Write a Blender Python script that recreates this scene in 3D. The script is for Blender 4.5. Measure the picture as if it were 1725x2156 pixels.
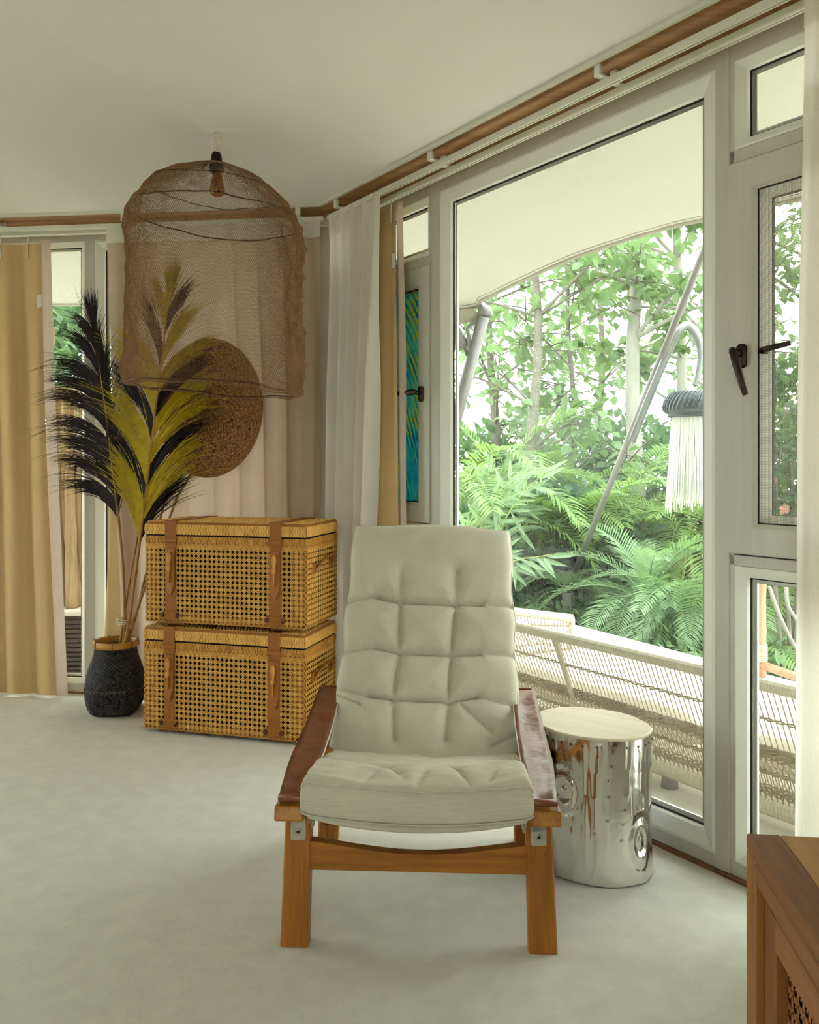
import bpy, math, random
from mathutils import Vector, Matrix, noise
random.seed(11)
SC = bpy.context.scene
COL = SC.collection
for o in list(bpy.data.objects):
    bpy.data.objects.remove(o)

# ------------------------------------------------------------------ camera
FOC, EYE, HOR = 1800.0, 1.2, 976.0            # focal length in pixels of the 1725x2156 frame, eye height, horizon row
cam_d = bpy.data.cameras.new('camera')
cam_d.sensor_fit = 'HORIZONTAL'
cam_d.sensor_width = 36.0
cam_d.lens = FOC / 1725.0 * 36.0
cam_d.shift_y = -(1078.0 - HOR) / 1725.0
cam_d.clip_start = 0.05
cam_d.clip_end = 300
cam = bpy.data.objects.new('camera', cam_d)
cam.location = (0, 0, EYE)
cam.rotation_euler = (math.radians(90), 0, 0)
COL.objects.link(cam)
SC.camera = cam

# ------------------------------------------------------------------ sky and exposure
SKY = 8.6
world = bpy.data.worlds.new('overcast_sky')
SC.world = world
world.use_nodes = True
wn = world.node_tree.nodes['Background']
wn.inputs['Color'].default_value = (0.935, 1.0, 0.975, 1)
wn.inputs['Strength'].default_value = SKY
vs = SC.view_settings
vs.view_transform = 'Standard'
vs.look = 'None'
vs.exposure = 0.0
vs.gamma = 1.0
vs.use_curve_mapping = False
SC.display_settings.display_device = 'sRGB'
SC.cycles.use_denoising = True
SC.cycles.use_adaptive_sampling = True
SC.cycles.adaptive_threshold = 0.10
SC.cycles.adaptive_min_samples = 12
SC.cycles.max_bounces = 6
SC.cycles.diffuse_bounces = 5
SC.cycles.glossy_bounces = 3
SC.cycles.transmission_bounces = 4
SC.cycles.transparent_max_bounces = 16
SC.cycles.sample_clamp_indirect = 8.0
SC.cycles.caustics_reflective = False
SC.cycles.caustics_refractive = False


# ------------------------------------------------------------------ walls' own frames: s along the wall from the corner, n into the room, z up
C0 = Vector((-0.319, 4.303))
dR = Vector((0.565, -0.825)).normalized()
nR = Vector((-dR.y * -1, dR.x * -1)) if False else Vector((-0.825, -0.565)).normalized()
dL = Vector((-0.9935, 0.1142)).normalized()
nL = Vector((-0.1142, -0.9935)).normalized()


class Wall:
    def __init__(self, o, d, n):
        self.o, self.d, self.n = Vector(o), Vector(d).normalized(), Vector(n).normalized()
        self.M = Matrix(((self.d.x, self.n.x, 0, self.o.x), (self.d.y, self.n.y, 0, self.o.y), (0, 0, 1, 0), (0, 0, 0, 1)))

    def p(self, s, n, z):
        q = self.o + self.d * s + self.n * n
        return Vector((q.x, q.y, z))

    def s_at(self, px, n=0.0):                 # where the sight line at image column px meets the plane n
        k = (px - 862.5) / FOC
        a = self.o + self.n * n
        return (k * a.y - a.x) / (self.d.x - k * self.d.y)

    def z_at(self, px, py, n=0.0):
        s = self.s_at(px, n)
        return EYE - (py - HOR) * (self.o + self.n * n + self.d * s).y / FOC


WR = Wall(C0, dR, nR)
WL = Wall(C0, dL, nL)


def at(px, py, Y):
    return Vector(((px - 862.5) * Y / FOC, Y, EYE - (py - HOR) * Y / FOC))


# ------------------------------------------------------------------ materials
def lin(c):
    out = []
    for v in c:
        v = v / 255.0
        out.append(v / 12.92 if v <= 0.04045 else ((v + 0.055) / 1.055) ** 2.4)
    return (out[0], out[1], out[2], 1.0)


def new_mat(name):
    m = bpy.data.materials.new(name)
    m.use_nodes = True
    nt = m.node_tree
    b = nt.nodes['Principled BSDF']
    return m, nt, b


def link(nt, a, b):
    nt.links.new(a, b)


def coords(nt, scale=(1, 1, 1), rot=(0, 0, 0)):
    tc = nt.nodes.new('ShaderNodeTexCoord')
    mp = nt.nodes.new('ShaderNodeMapping')
    mp.inputs['Scale'].default_value = scale
    mp.inputs['Rotation'].default_value = rot
    link(nt, tc.outputs['Object'], mp.inputs['Vector'])
    return mp.outputs['Vector']


def noise_node(nt, vec, scale, detail=3, rough=0.55):
    n = nt.nodes.new('ShaderNodeTexNoise')
    n.inputs['Scale'].default_value = scale
    n.inputs['Detail'].default_value = detail
    n.inputs['Roughness'].default_value = rough
    link(nt, vec, n.inputs['Vector'])
    return n.outputs['Fac']


def ramp(nt, fac, stops):
    r = nt.nodes.new('ShaderNodeValToRGB')
    while len(r.color_ramp.elements) < len(stops):
        r.color_ramp.elements.new(0.5)
    for e, (p, c) in zip(r.color_ramp.elements, stops):
        e.position = p
        e.color = c
    link(nt, fac, r.inputs['Fac'])
    return r.outputs['Color']


def bump(nt, b, h, strength, dist=0.01):
    n = nt.nodes.new('ShaderNodeBump')
    n.inputs['Strength'].default_value = strength
    n.inputs['Distance'].default_value = dist
    link(nt, h, n.inputs['Height'])
    link(nt, n.outputs['Normal'], b.inputs['Normal'])
    return n


def simple(name, c, rough=0.6, metal=0.0, var=0.12, vscale=8.0, bscale=0, bstr=0.2, bdist=0.002, stretch=(1, 1, 1), spec=0.4, translucent=0.0, tcol=None):
    m, nt, b = new_mat(name)
    v = coords(nt, stretch)
    f = noise_node(nt, v, vscale)
    c = lin(c)
    lo = tuple(x * (1 - var) for x in c[:3]) + (1,)
    hi = tuple(min(1, x * (1 + var)) for x in c[:3]) + (1,)
    col = ramp(nt, f, [(0.3, lo), (0.7, hi)])
    link(nt, col, b.inputs['Base Color'])
    b.inputs['Roughness'].default_value = rough
    b.inputs['Metallic'].default_value = metal
    b.inputs['Specular IOR Level'].default_value = spec
    if bscale:
        bump(nt, b, noise_node(nt, v, bscale, 4), bstr, bdist)
    if translucent:
        t = nt.nodes.new('ShaderNodeBsdfTranslucent')
        if tcol:
            t.inputs['Color'].default_value = lin(tcol)
        else:
            link(nt, col, t.inputs['Color'])
        mx = nt.nodes.new('ShaderNodeMixShader')
        mx.inputs['Fac'].default_value = translucent
        link(nt, b.outputs['BSDF'], mx.inputs[1])
        link(nt, t.outputs['BSDF'], mx.inputs[2])
        link(nt, mx.outputs['Shader'], nt.nodes['Material Output'].inputs['Surface'])
    return m


def wood(name, dark, light, axis='Z', rough=0.45, grain=26.0, spec=0.35):
    m, nt, b = new_mat(name)
    st = {'X': (0.06, 1, 1), 'Y': (1, 0.06, 1), 'Z': (1, 1, 0.06)}[axis]
    v = coords(nt, st)
    f1 = noise_node(nt, v, grain, 5, 0.6)
    f2 = noise_node(nt, v, grain * 5, 3, 0.6)
    mx = nt.nodes.new('ShaderNodeMath')
    mx.operation = 'MULTIPLY_ADD'
    mx.inputs[1].default_value = 0.35
    link(nt, f2, mx.inputs[0])
    m2 = nt.nodes.new('ShaderNodeMath')
    m2.operation = 'MULTIPLY'
    m2.inputs[1].default_value = 0.65
    link(nt, f1, m2.inputs[0])
    link(nt, m2.outputs[0], mx.inputs[2])
    col = ramp(nt, mx.outputs[0], [(0.36, lin(dark)), (0.62, lin(light))])
    link(nt, col, b.inputs['Base Color'])
    b.inputs['Roughness'].default_value = rough
    b.inputs['Specular IOR Level'].default_value = spec
    bump(nt, b, f2, 0.12, 0.002)
    return m


def fabric(name, c, thread=900.0, var=0.07, axis='Z', translucent=0.0, tcol=None, rough=0.9, big=7.0):
    m, nt, b = new_mat(name)
    st = {'Z': (1, 1, 0.03), 'X': (0.03, 1, 1)}[axis]
    v = coords(nt, st)
    f = noise_node(nt, v, thread, 2)
    f2 = noise_node(nt, coords(nt), big, 3)
    add = nt.nodes.new('ShaderNodeMath')
    add.operation = 'MULTIPLY_ADD'
    add.inputs[1].default_value = 0.4
    link(nt, f2, add.inputs[0])
    mm = nt.nodes.new('ShaderNodeMath')
    mm.operation = 'MULTIPLY'
    mm.inputs[1].default_value = 0.6
    link(nt, f, mm.inputs[0])
    link(nt, mm.outputs[0], add.inputs[2])
    c = lin(c)
    lo = tuple(x * (1 - var) for x in c[:3]) + (1,)
    hi = tuple(min(1, x * (1 + var)) for x in c[:3]) + (1,)
    col = ramp(nt, add.outputs[0], [(0.38, lo), (0.62, hi)])
    link(nt, col, b.inputs['Base Color'])
    b.inputs['Roughness'].default_value = rough
    b.inputs['Specular IOR Level'].default_value = 0.15
    bump(nt, b, f, 0.15, 0.001)
    if translucent:
        t = nt.nodes.new('ShaderNodeBsdfTranslucent')
        if tcol:
            t.inputs['Color'].default_value = lin(tcol)
        else:
            link(nt, col, t.inputs['Color'])
        mx = nt.nodes.new('ShaderNodeMixShader')
        mx.inputs['Fac'].default_value = translucent
        link(nt, b.outputs['BSDF'], mx.inputs[1])
        link(nt, t.outputs['BSDF'], mx.inputs[2])
        link(nt, mx.outputs['Shader'], nt.nodes['Material Output'].inputs['Surface'])
    return m


def glass(name, tint=(0.93, 0.95, 0.935), refl=1.0, smudge_haze=0.012):
    m = bpy.data.materials.new(name)
    m.use_nodes = True
    nt = m.node_tree
    nt.nodes.remove(nt.nodes['Principled BSDF'])
    tr = nt.nodes.new('ShaderNodeBsdfTransparent')
    tr.inputs['Color'].default_value = tint + (1,)
    gl = nt.nodes.new('ShaderNodeBsdfGlossy')
    gl.inputs['Roughness'].default_value = 0.0
    fr = nt.nodes.new('ShaderNodeLayerWeight')
    fr.inputs['Blend'].default_value = 0.5
    pw = nt.nodes.new('ShaderNodeMath')
    pw.operation = 'POWER'
    pw.inputs[1].default_value = 4.0
    link(nt, fr.outputs['Facing'], pw.inputs[0])
    mu = nt.nodes.new('ShaderNodeMath')
    mu.operation = 'MULTIPLY_ADD'
    mu.inputs[1].default_value = 0.35 * refl
    mu.inputs[2].default_value = 0.004 * refl
    link(nt, pw.outputs[0], mu.inputs[0])
    mx = nt.nodes.new('ShaderNodeMixShader')
    link(nt, mu.outputs[0], mx.inputs['Fac'])
    link(nt, tr.outputs[0], mx.inputs[1])
    link(nt, gl.outputs[0], mx.inputs[2])
    # smudges plus a whitish translucent veil that puts outdoor haze into the pane
    du = nt.nodes.new('ShaderNodeBsdfTranslucent')
    du.inputs['Color'].default_value = (.9, .92, .88, 1)
    df = nt.nodes.new('ShaderNodeMath')
    df.operation = 'MULTIPLY_ADD'
    df.inputs[1].default_value = smudge_haze * 1.6
    df.inputs[2].default_value = -smudge_haze * .2
    df.use_clamp = True
    link(nt, noise_node(nt, coords(nt, (1, 1, .6)), 2.2, 5, .6), df.inputs[0])
    m2 = nt.nodes.new('ShaderNodeMixShader')
    link(nt, df.outputs[0], m2.inputs['Fac'])
    link(nt, mx.outputs[0], m2.inputs[1])
    link(nt, du.outputs[0], m2.inputs[2])
    link(nt, m2.outputs[0], nt.nodes['Material Output'].inputs['Surface'])
    return m


MT = {}
MT['carpet'] = simple('carpet_pile', (211, 207, 195), 0.95, var=0.05, vscale=14, bscale=420, bstr=0.5, bdist=0.006, spec=0.1)
MT['ceiling'] = simple('ceiling_fabric', (222, 220, 214), 0.9, var=0.015, vscale=2, bscale=300, bstr=0.05, spec=0.1)
MT['wall'] = simple('cream_plaster', (208, 204, 192), 0.9, var=0.03, bscale=80, bstr=0.1)
MT['soffit'] = wood('soffit_wood', (138, 98, 56), (176, 134, 86), 'X', 0.55, 14)
MT['upvc'] = simple('frame_ash_white', (190, 186, 174), 0.45, var=0.045, vscale=30, bscale=160, bstr=0.12, stretch=(1, 1, 0.05))
MT['upvc_lit'] = simple('frame_bead_lit', (224, 224, 214), 0.35, var=0.02, bscale=60, bstr=0.03)  # lighter than the frame: daylight from outside put into bead and spacer colour
MT['gasket'] = simple('dark_gasket', (40, 26, 24), 0.7, var=0.1)
MT['spacer'] = simple('aluminium_spacer', (200, 202, 196), 0.35, 0.6, var=0.05)
MT['glass'] = glass('window_glass')
MT['track'] = simple('white_track_paint', (212, 210, 196), 0.4, var=0.02)
MT['bronze'] = simple('dark_bronze_metal', (66, 56, 46), 0.38, 0.75, var=0.15, vscale=30)
MT['plastic_white'] = simple('white_plastic', (214, 211, 200), 0.45, var=0.02)
MT['sheer'] = fabric('white_linen_sheer', (236, 231, 221), 700, 0.04, translucent=0.38)
MT['sheer_back'] = fabric('beige_linen_sheer', (190, 168, 148), 700, 0.06, translucent=0.30)
MT['tan'] = fabric('tan_blackout_cloth', (194, 164, 118), 600, 0.05, translucent=0.03)
MT['lining'] = fabric('pinkish_lining', (204, 184, 168), 700, 0.04, translucent=0.25)
MT['sand_strip'] = wood('threshold_wood', (96, 66, 42), (140, 100, 66), 'X', 0.7, 20)


# ------------------------------------------------------------------ mesh builder
class MB:
    def __init__(self, M=None):
        self.v, self.f, self.M = [], [], M

    def add(self, p):
        p = Vector(p)
        self.v.append(self.M @ p if self.M else p)
        return len(self.v) - 1

    def face(self, *i):
        self.f.append(tuple(i))

    def box(self, lo, hi):
        x0, y0, z0 = lo
        x1, y1, z1 = hi
        i = [self.add(p) for p in ((x0, y0, z0), (x1, y0, z0), (x1, y1, z0), (x0, y1, z0), (x0, y0, z1), (x1, y0, z1), (x1, y1, z1), (x0, y1, z1))]
        for q in ((0, 3, 2, 1), (4, 5, 6, 7), (0, 1, 5, 4), (1, 2, 6, 5), (2, 3, 7, 6), (3, 0, 4, 7)):
            self.face(*[i[k] for k in q])
        return self

    def bbox(self, lo, hi, b=0.003):            # box with chamfered edges
        x0, y0, z0 = lo
        x1, y1, z1 = hi
        b = min(b, (x1 - x0) * .45, (y1 - y0) * .45, (z1 - z0) * .45)
        X, Y, Z = (x0, x1), (y0, y1), (z0, z1)
        idx = {}
        for i in (0, 1):
            for j in (0, 1):
                for k in (0, 1):
                    sx, sy, sz = (1, -1)[i], (1, -1)[j], (1, -1)[k]
                    idx[i, j, k, 'x'] = self.add((X[i], Y[j] + sy * b, Z[k] + sz * b))
                    idx[i, j, k, 'y'] = self.add((X[i] + sx * b, Y[j], Z[k] + sz * b))
                    idx[i, j, k, 'z'] = self.add((X[i] + sx * b, Y[j] + sy * b, Z[k]))
        g = lambda i, j, k, a: idx[i, j, k, a]
        fl = lambda q, flip: self.face(*(q[::-1] if flip else q))
        for i in (0, 1):
            fl((g(i, 0, 0, 'x'), g(i, 1, 0, 'x'), g(i, 1, 1, 'x'), g(i, 0, 1, 'x')), i == 0)
            fl((g(0, i, 0, 'y'), g(0, i, 1, 'y'), g(1, i, 1, 'y'), g(1, i, 0, 'y')), i == 0)
            fl((g(0, 0, i, 'z'), g(1, 0, i, 'z'), g(1, 1, i, 'z'), g(0, 1, i, 'z')), i == 0)
        for a in (0, 1):
            for c in (0, 1):
                fl((g(0, a, c, 'y'), g(1, a, c, 'y'), g(1, a, c, 'z'), g(0, a, c, 'z')), a == c)
                fl((g(a, 0, c, 'x'), g(a, 0, c, 'z'), g(a, 1, c, 'z'), g(a, 1, c, 'x')), a != c)
                fl((g(a, c, 0, 'x'), g(a, c, 1, 'x'), g(a, c, 1, 'y'), g(a, c, 0, 'y')), a == c)
        for i in (0, 1):
            for j in (0, 1):
                for k in (0, 1):
                    fl((g(i, j, k, 'x'), g(i, j, k, 'y'), g(i, j, k, 'z')), (i + j + k) % 2 == 0)
        return self

    def tube(self, pts, r, sides=8, cap=True, closed=False, flat=1.0):
        pts = [Vector(p) for p in pts]
        n = len(pts)
        rad = r if isinstance(r, (list, tuple)) else [r] * n
        rings = []
        up = None
        for i, p in enumerate(pts):
            if closed:
                t = pts[(i + 1) % n] - pts[i - 1]
            else:
                t = pts[min(i + 1, n - 1)] - pts[max(i - 1, 0)]
            if t.length < 1e-9:
                t = Vector((0, 0, 1))
            t.normalize()
            if up is None:
                up = Vector((0, 0, 1)) if abs(t.z) < 0.9 else Vector((1, 0, 0))
            a = t.cross(up)
            if a.length < 1e-6:
                a = t.orthogonal()
            a.normalize()
            b = a.cross(t).normalized()
            up = b
            rings.append([self.add(p + (a * math.cos(2 * math.pi * k / sides) + b * flat * math.sin(2 * math.pi * k / sides)) * rad[i]) for k in range(sides)])
        m = n if closed else n - 1
        for i in range(m):
            A, B = rings[i], rings[(i + 1) % n]
            for k in range(sides):
                k2 = (k + 1) % sides
                self.face(A[k], A[k2], B[k2], B[k])
        if cap and not closed:
            self.face(*rings[0][::-1])
            self.face(*rings[-1])
        return self

    def lathe(self, prof, seg=32, c=(0, 0, 0), cap=True, fn=None):
        rings = []
        for (r, z) in prof:
            ring = []
            for k in range(seg):
                a = 2 * math.pi * k / seg
                rr = fn(r, z, a) if fn else (r * math.cos(a), r * math.sin(a), z)
                ring.append(self.add((c[0] + rr[0], c[1] + rr[1], c[2] + rr[2])))
            rings.append(ring)
        for A, B in zip(rings, rings[1:]):
            for k in range(seg):
                k2 = (k + 1) % seg
                self.face(A[k], A[k2], B[k2], B[k])
        if cap:
            self.face(*rings[0][::-1])
            self.face(*rings[-1])
        return self

    def grid(self, nu, nv, fn, wrap=False):
        ids = [[self.add(fn(i / (nu if wrap else nu - 1), j / (nv - 1))) for i in range(nu)] for j in range(nv)]
        for j in range(nv - 1):
            for i in range(nu if wrap else nu - 1):
                i2 = (i + 1) % nu
                self.face(ids[j][i], ids[j][i2], ids[j + 1][i2], ids[j + 1][i])
        return ids

    def prism(self, poly, z0, z1):              # poly in xy
        a = [self.add((x, y, z0)) for x, y in poly]
        b = [self.add((x, y, z1)) for x, y in poly]
        n = len(poly)
        self.face(*a[::-1])
        self.face(*b)
        for i in range(n):
            j = (i + 1) % n
            self.face(a[i], a[j], b[j], b[i])
        return self

    def ring(self, s0, s1, z0, z1, prof):       # mitred picture frame in the (x, z) plane; prof = (inset, y) loop
        cs = []
        for (ins, n) in prof:
            cs.append([self.add((s0 + ins, n, z0 + ins)), self.add((s1 - ins, n, z0 + ins)), self.add((s1 - ins, n, z1 - ins)), self.add((s0 + ins, n, z1 - ins))])
        m = len(prof)
        for a in range(m):
            A, B = cs[a], cs[(a + 1) % m]
            for k in range(4):
                k2 = (k + 1) % 4
                self.face(A[k], A[k2], B[k2], B[k])
        return self

    def build(self, name, mat, parent=None, smooth=False, fix=True):
        me = bpy.data.meshes.new(name)
        vs_ = self.v
        if parent is not None:
            inv = WORLD[parent.name].inverted()
            vs_ = [inv @ p for p in vs_]
        me.from_pydata([tuple(p) for p in vs_], [], self.f)
        if fix:
            import bmesh
            bm = bmesh.new()
            bm.from_mesh(me)
            bmesh.ops.recalc_face_normals(bm, faces=bm.faces)
            bm.to_mesh(me)
            bm.free()
        if smooth:
            me.polygons.foreach_set('use_smooth', [True] * len(me.polygons))
        if mat:
            me.materials.append(MT[mat] if isinstance(mat, str) else mat)
        o = bpy.data.objects.new(name, me)
        COL.objects.link(o)
        if parent is not None:
            o.parent = parent
        WORLD[o.name] = WORLD[parent.name].copy() if parent is not None else Matrix.Identity(4)
        return o


WORLD = {}


def thing(name, label=None, cat=None, loc=(0, 0, 0), rz=0.0, group=None, kind=None):
    o = bpy.data.objects.new(name, None)
    o.empty_display_size = 0.05
    COL.objects.link(o)
    o.location = loc
    o.rotation_euler = (0, 0, rz)
    WORLD[o.name] = Matrix.Translation(Vector(loc)) @ Matrix.Rotation(rz, 4, 'Z')
    tag(o, label, cat, group, kind)
    return o


def tag(o, label=None, cat=None, group=None, kind=None):
    for k, v in (('label', label), ('category', cat), ('group', group), ('kind', kind)):
        if v:
            o[k] = v
    return o


def inst(mesh, name, M_local, parent, mat=None):   # a copy sharing mesh data, placed in its parent's space
    o = bpy.data.objects.new(name, mesh)
    COL.objects.link(o)
    o.parent = parent
    o.matrix_local = M_local
    WORLD[o.name] = WORLD[parent.name] @ M_local
    return o


def mesh_only(mb, name, mat, smooth=False):
    me = bpy.data.meshes.new(name)
    me.from_pydata([tuple(p) for p in mb.v], [], mb.f)
    if smooth:
        me.polygons.foreach_set('use_smooth', [True] * len(me.polygons))
    me.materials.append(MT[mat] if isinstance(mat, str) else mat)
    return me


def nz(x, y, z=0.0):
    return noise.noise(Vector((x, y, z)))


def lerp(a, b, t):
    return a + (b - a) * t


def piece(xs, ys, x):                           # piecewise-linear lookup
    if x <= xs[0]:
        return ys[0]
    for a, b, c, d in zip(xs, xs[1:], ys, ys[1:]):
        if x <= b:
            return c + (d - c) * (x - a) / (b - a)
    return ys[-1]


# ================================================================== THE ROOM
SIDE = 3.6
corners = [C0, C0 + dR * SIDE]
hd = math.atan2(dR.y, dR.x)
for k in range(3):
    hd -= math.radians(49)
    corners.append(corners[-1] + Vector((math.cos(hd), math.sin(hd))) * SIDE)
left_end = C0 + dL * SIDE
hl = math.atan2(dL.y, dL.x) + math.radians(49)
left_end2 = left_end + Vector((math.cos(hl), math.sin(hl))) * SIDE
corners += [left_end2, left_end]               # C0, C1 .. C4, L2, L1 : a seven-cornered round-ish room
NCOR = len(corners)
centre = sum(corners, Vector((0, 0))) / NCOR


def inset(d):                                   # the room polygon moved inwards by d
    out = []
    for i in range(NCOR):
        a, b, c = corners[i - 1], corners[i], corners[(i + 1) % NCOR]
        e1, e2 = (b - a).normalized(), (c - b).normalized()
        n1, n2 = Vector((-e1.y, e1.x)), Vector((-e2.y, e2.x))
        if (centre - b).dot(n1) < 0:
            n1 = -n1
        if (centre - b).dot(n2) < 0:
            n2 = -n2
        m = (n1 + n2)
        out.append(b + m * (d / (1 + n1.dot(n2))))
    return out


mb = MB()
mb.prism([(p.x, p.y) for p in inset(-0.02)], -0.1, 0.0)
floor = tag(mb.build('floor', 'carpet'), 'pale off-white short pile carpet covering the room floor', kind='structure')

# tent-like fabric ceiling: facets rising from every side to the middle
ZC = 2.452
RISE = 0.135
inn = inset(0.20)
mid = inset(2.6)
mb = MB()
a = [mb.add((p.x, p.y, ZC)) for p in inn]
b = [mb.add((p.x, p.y, ZC + RISE * 2.4)) for p in mid]
apex = mb.add((centre.x, centre.y, ZC + RISE * 4.0))
a2 = [mb.add((p.x, p.y, ZC + 0.35)) for p in inset(-0.15)]
for i in range(NCOR):
    j = (i + 1) % NCOR
    mb.face(a[i], a[j], b[j], b[i])
    mb.face(b[i], b[j], apex)
ceiling = tag(mb.build('ceiling', 'ceiling'), 'cream fabric ceiling rising in wide facets from the walls', kind='structure')
mb = MB()
o_ = inset(-0.12)
i_ = inset(0.215)
A = [mb.add((p.x, p.y, ZC + 0.30)) for p in o_]
B = [mb.add((p.x, p.y, ZC + 0.30)) for p in inset(1.2)]
A2 = [mb.add((p.x, p.y, ZC + 0.05)) for p in o_]
for i in range(NCOR):
    j = (i + 1) % NCOR
    mb.face(A[i], A[j], B[j], B[i])
    mb.face(A[i], A[j], A2[j], A2[i])
roof = tag(mb.build('roof_edge', 'wall'), 'roof edge closing the wall tops above the windows', kind='structure')

# wooden soffit board round the wall tops, and the thin white bead where the ceiling starts
for k, (W, nm, nm2) in enumerate(((WR, 'trim_1', 'trim_2'), (WL, 'trim_3', 'trim_4'))):
    half = math.tan(math.radians(90 - 65.5))
    mb = MB(W.M)
    for (n0, n1, z0, z1) in ((-0.06, 0.192, 2.44, 2.47),):
        p = [(n0 * half, n0), (SIDE, n0), (SIDE, n1), (n1 * half, n1)]
        mb.prism(p, z0, z1)
    o = mb.build(nm, 'soffit')
    tag(o, 'brown wooden soffit board above the curtain tracks of the ' + ('large garden window' if k == 0 else 'far wall'), kind='structure')
    mb = MB(W.M)
    p = [(0.190 * half, 0.190), (SIDE, 0.190), (SIDE, 0.206), (0.206 * half, 0.206)]
    mb.prism(p, 2.4385, 2.456)
    o = mb.build(nm2, 'track')
    tag(o, 'thin white bead edging the ceiling along the ' + ('large garden window' if k == 0 else 'far wall'), kind='structure')

# ---- windows -----------------------------------------------------------------
ZH, ZHT = 2.362, 2.44                            # glazing top, head top
BEAD = [(0.0, 0.001), (0.006, 0.003), (0.030, -0.016), (0.034, -0.030), (0.0, -0.030)]


def pane_set(win, W, s0, s1, z0, z1, parent=None, pane='glass', beadw=0.034):
    """glazing bead, dark gasket, aluminium spacer and the pane of one glazed opening"""
    par = parent or win
    mb = MB(W.M)
    k = beadw / 0.034
    mb.ring(s0, s1, z0, z1, [(i * k, n) for i, n in BEAD])
    mb.build('glazing_bead', 'upvc_lit', par)
    i0 = beadw
    mb = MB(W.M)
    mb.ring(s0 + i0 - .002, s1 - i0 + .002, z0 + i0 - .002, z1 - i0 + .002, [(0, -0.026), (0.0045, -0.028), (0.0045, -0.033), (0, -0.033)])
    mb.build('gasket', 'gasket', par)
    mb = MB(W.M)
    mb.ring(s0 + i0, s1 - i0, z0 + i0, z1 - i0, [(0, -0.037), (0.014, -0.037), (0.014, -0.046), (0, -0.046)])
    mb.build('spacer', 'upvc_lit', par)
    mb = MB(W.M)
    mb.box((s0 + i0 - .004, -0.037, z0 + i0 - .004), (s1 - i0 + .004, -0.034, z1 - i0 + .004))
    mb.build('pane', pane, par)


def bar(win, W, s0, s1, z0, z1, name, n0=-0.07, n1=0.0, mat='upvc'):
    mb = MB(W.M)
    mb.bbox((s0, n0, z0), (s1, n1, z1), 0.002)
    return mb.build(name, mat, win)


def handle(win_part, W, s, z, ang, out=0.0, length=0.13, flip=1):
    """oval rose plate and tapering lever"""
    mb = MB(W.M)
    n = out
    pts = []
    for k in range(24):
        a = 2 * math.pi * k / 24
        x = 0.015 * math.cos(a)
        y = 0.015 * math.sin(a) + (0.02 if math.sin(a) > 0 else -0.02)
        pts.append((x, y))
    lo = [mb.add((s + x, n, z + y)) for x, y in pts]
    hi = [mb.add((s + x * .93, n + .011 * flip, z + y * .97)) for x, y in pts]
    for k in range(24):
        mb.face(lo[k], lo[(k + 1) % 24], hi[(k + 1) % 24], hi[k])
    mb.face(*hi)
    mb.tube([(s, n + .008 * flip, z + .006), (s, n + .042 * flip, z + .006)], 0.0105, 12)
    c, d = math.cos(ang), math.sin(ang)
    P = [(s - c * .012, n + .043 * flip, z + .006 - d * .012)]
    R = [0.009]
    for q, w, r in ((0.0, .046, .0115), (.35, .052, .0118), (.7, .056, .0098), (1.0, .058, .0075)):
        P.append((s + c * length * q, n + w * flip, z + .006 + d * length * q))
        R.append(r)
    mb.tube(P, R, 12, flat=1.25)
    o = mb.build('handle', 'bronze', win_part, smooth=True)
    o['label'] = 'dark bronze lever handle'
    return o


# right wall: casement unit, big fixed light, second casement unit
S_A0, S_A1 = 0.06, WR.s_at(909)
S_B0, S_B1 = WR.s_at(927), WR.s_at(1507)
S_C0 = WR.s_at(1537)
S_C1 = S_C0 + 0.66
ZT0, ZT1 = 2.064, 2.104                          # upper transom
ZU0, ZU1 = 0.905, 0.942                          # lower transom
w1 = thing('window_1', 'white casement window with coloured lower pane beside the corner curtains', loc=WR.p((S_A0 + S_A1) / 2, 0, 0), rz=math.atan2(dR.y, dR.x), kind='structure')
w2 = thing('window_2', 'very large fixed garden window with white frame', loc=WR.p((S_B0 + S_B1) / 2, 0, 0), rz=math.atan2(dR.y, dR.x), kind='structure')
w3 = thing('window_3', 'white casement window with insect screen and dark handle at the right', loc=WR.p((S_C0 + S_C1) / 2, 0, 0), rz=math.atan2(dR.y, dR.x), kind='structure')
MT['screen_glass'] = glass('screen_pane_glass', (0.86, 0.87, 0.84))
# coloured pane: feathery bands of teal, orange and yellow
m, nt, bs = new_mat('banded_pane')
vv = coords(nt, (1, 1, 1))
mpv = nt.nodes.new('ShaderNodeMapping')
mpv.inputs['Location'].default_value = (0.42, 0, -0.55)
mpv.inputs['Scale'].default_value = (1.6, 1.0, 0.8)
link(nt, vv, mpv.inputs['Vector'])
wv = nt.nodes.new('ShaderNodeTexWave')
wv.wave_type = 'RINGS'
wv.rings_direction = 'SPHERICAL'
wv.inputs['Scale'].default_value = 9.0
wv.inputs['Distortion'].default_value = 2.6
wv.inputs['Detail'].default_value = 5
wv.inputs['Detail Scale'].default_value = 5.0
link(nt, mpv.outputs['Vector'], wv.inputs['Vector'])
base_c = ramp(nt, noise_node(nt, coords(nt, (1, 1, .8)), 5.0, 4, .7), [(0.30, lin((26, 138, 168))), (0.44, lin((64, 160, 150))), (0.54, lin((168, 164, 40))), (0.64, lin((204, 140, 72))), (0.74, lin((150, 140, 128)))])
str_c = ramp(nt, noise_node(nt, coords(nt, (1, 1, .8)), 9.0, 3, .6), [(0.4, lin((22, 112, 136))), (0.6, lin((96, 150, 140)))])
mxc = nt.nodes.new('ShaderNodeMix')
mxc.data_type = 'RGBA'
link(nt, ramp(nt, wv.outputs['Fac'], [(.38, (0, 0, 0, 1)), (.62, (1, 1, 1, 1))]), mxc.inputs['Factor'])
link(nt, base_c, mxc.inputs['A'])
link(nt, str_c, mxc.inputs['B'])
col = mxc.outputs['Result']
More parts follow.
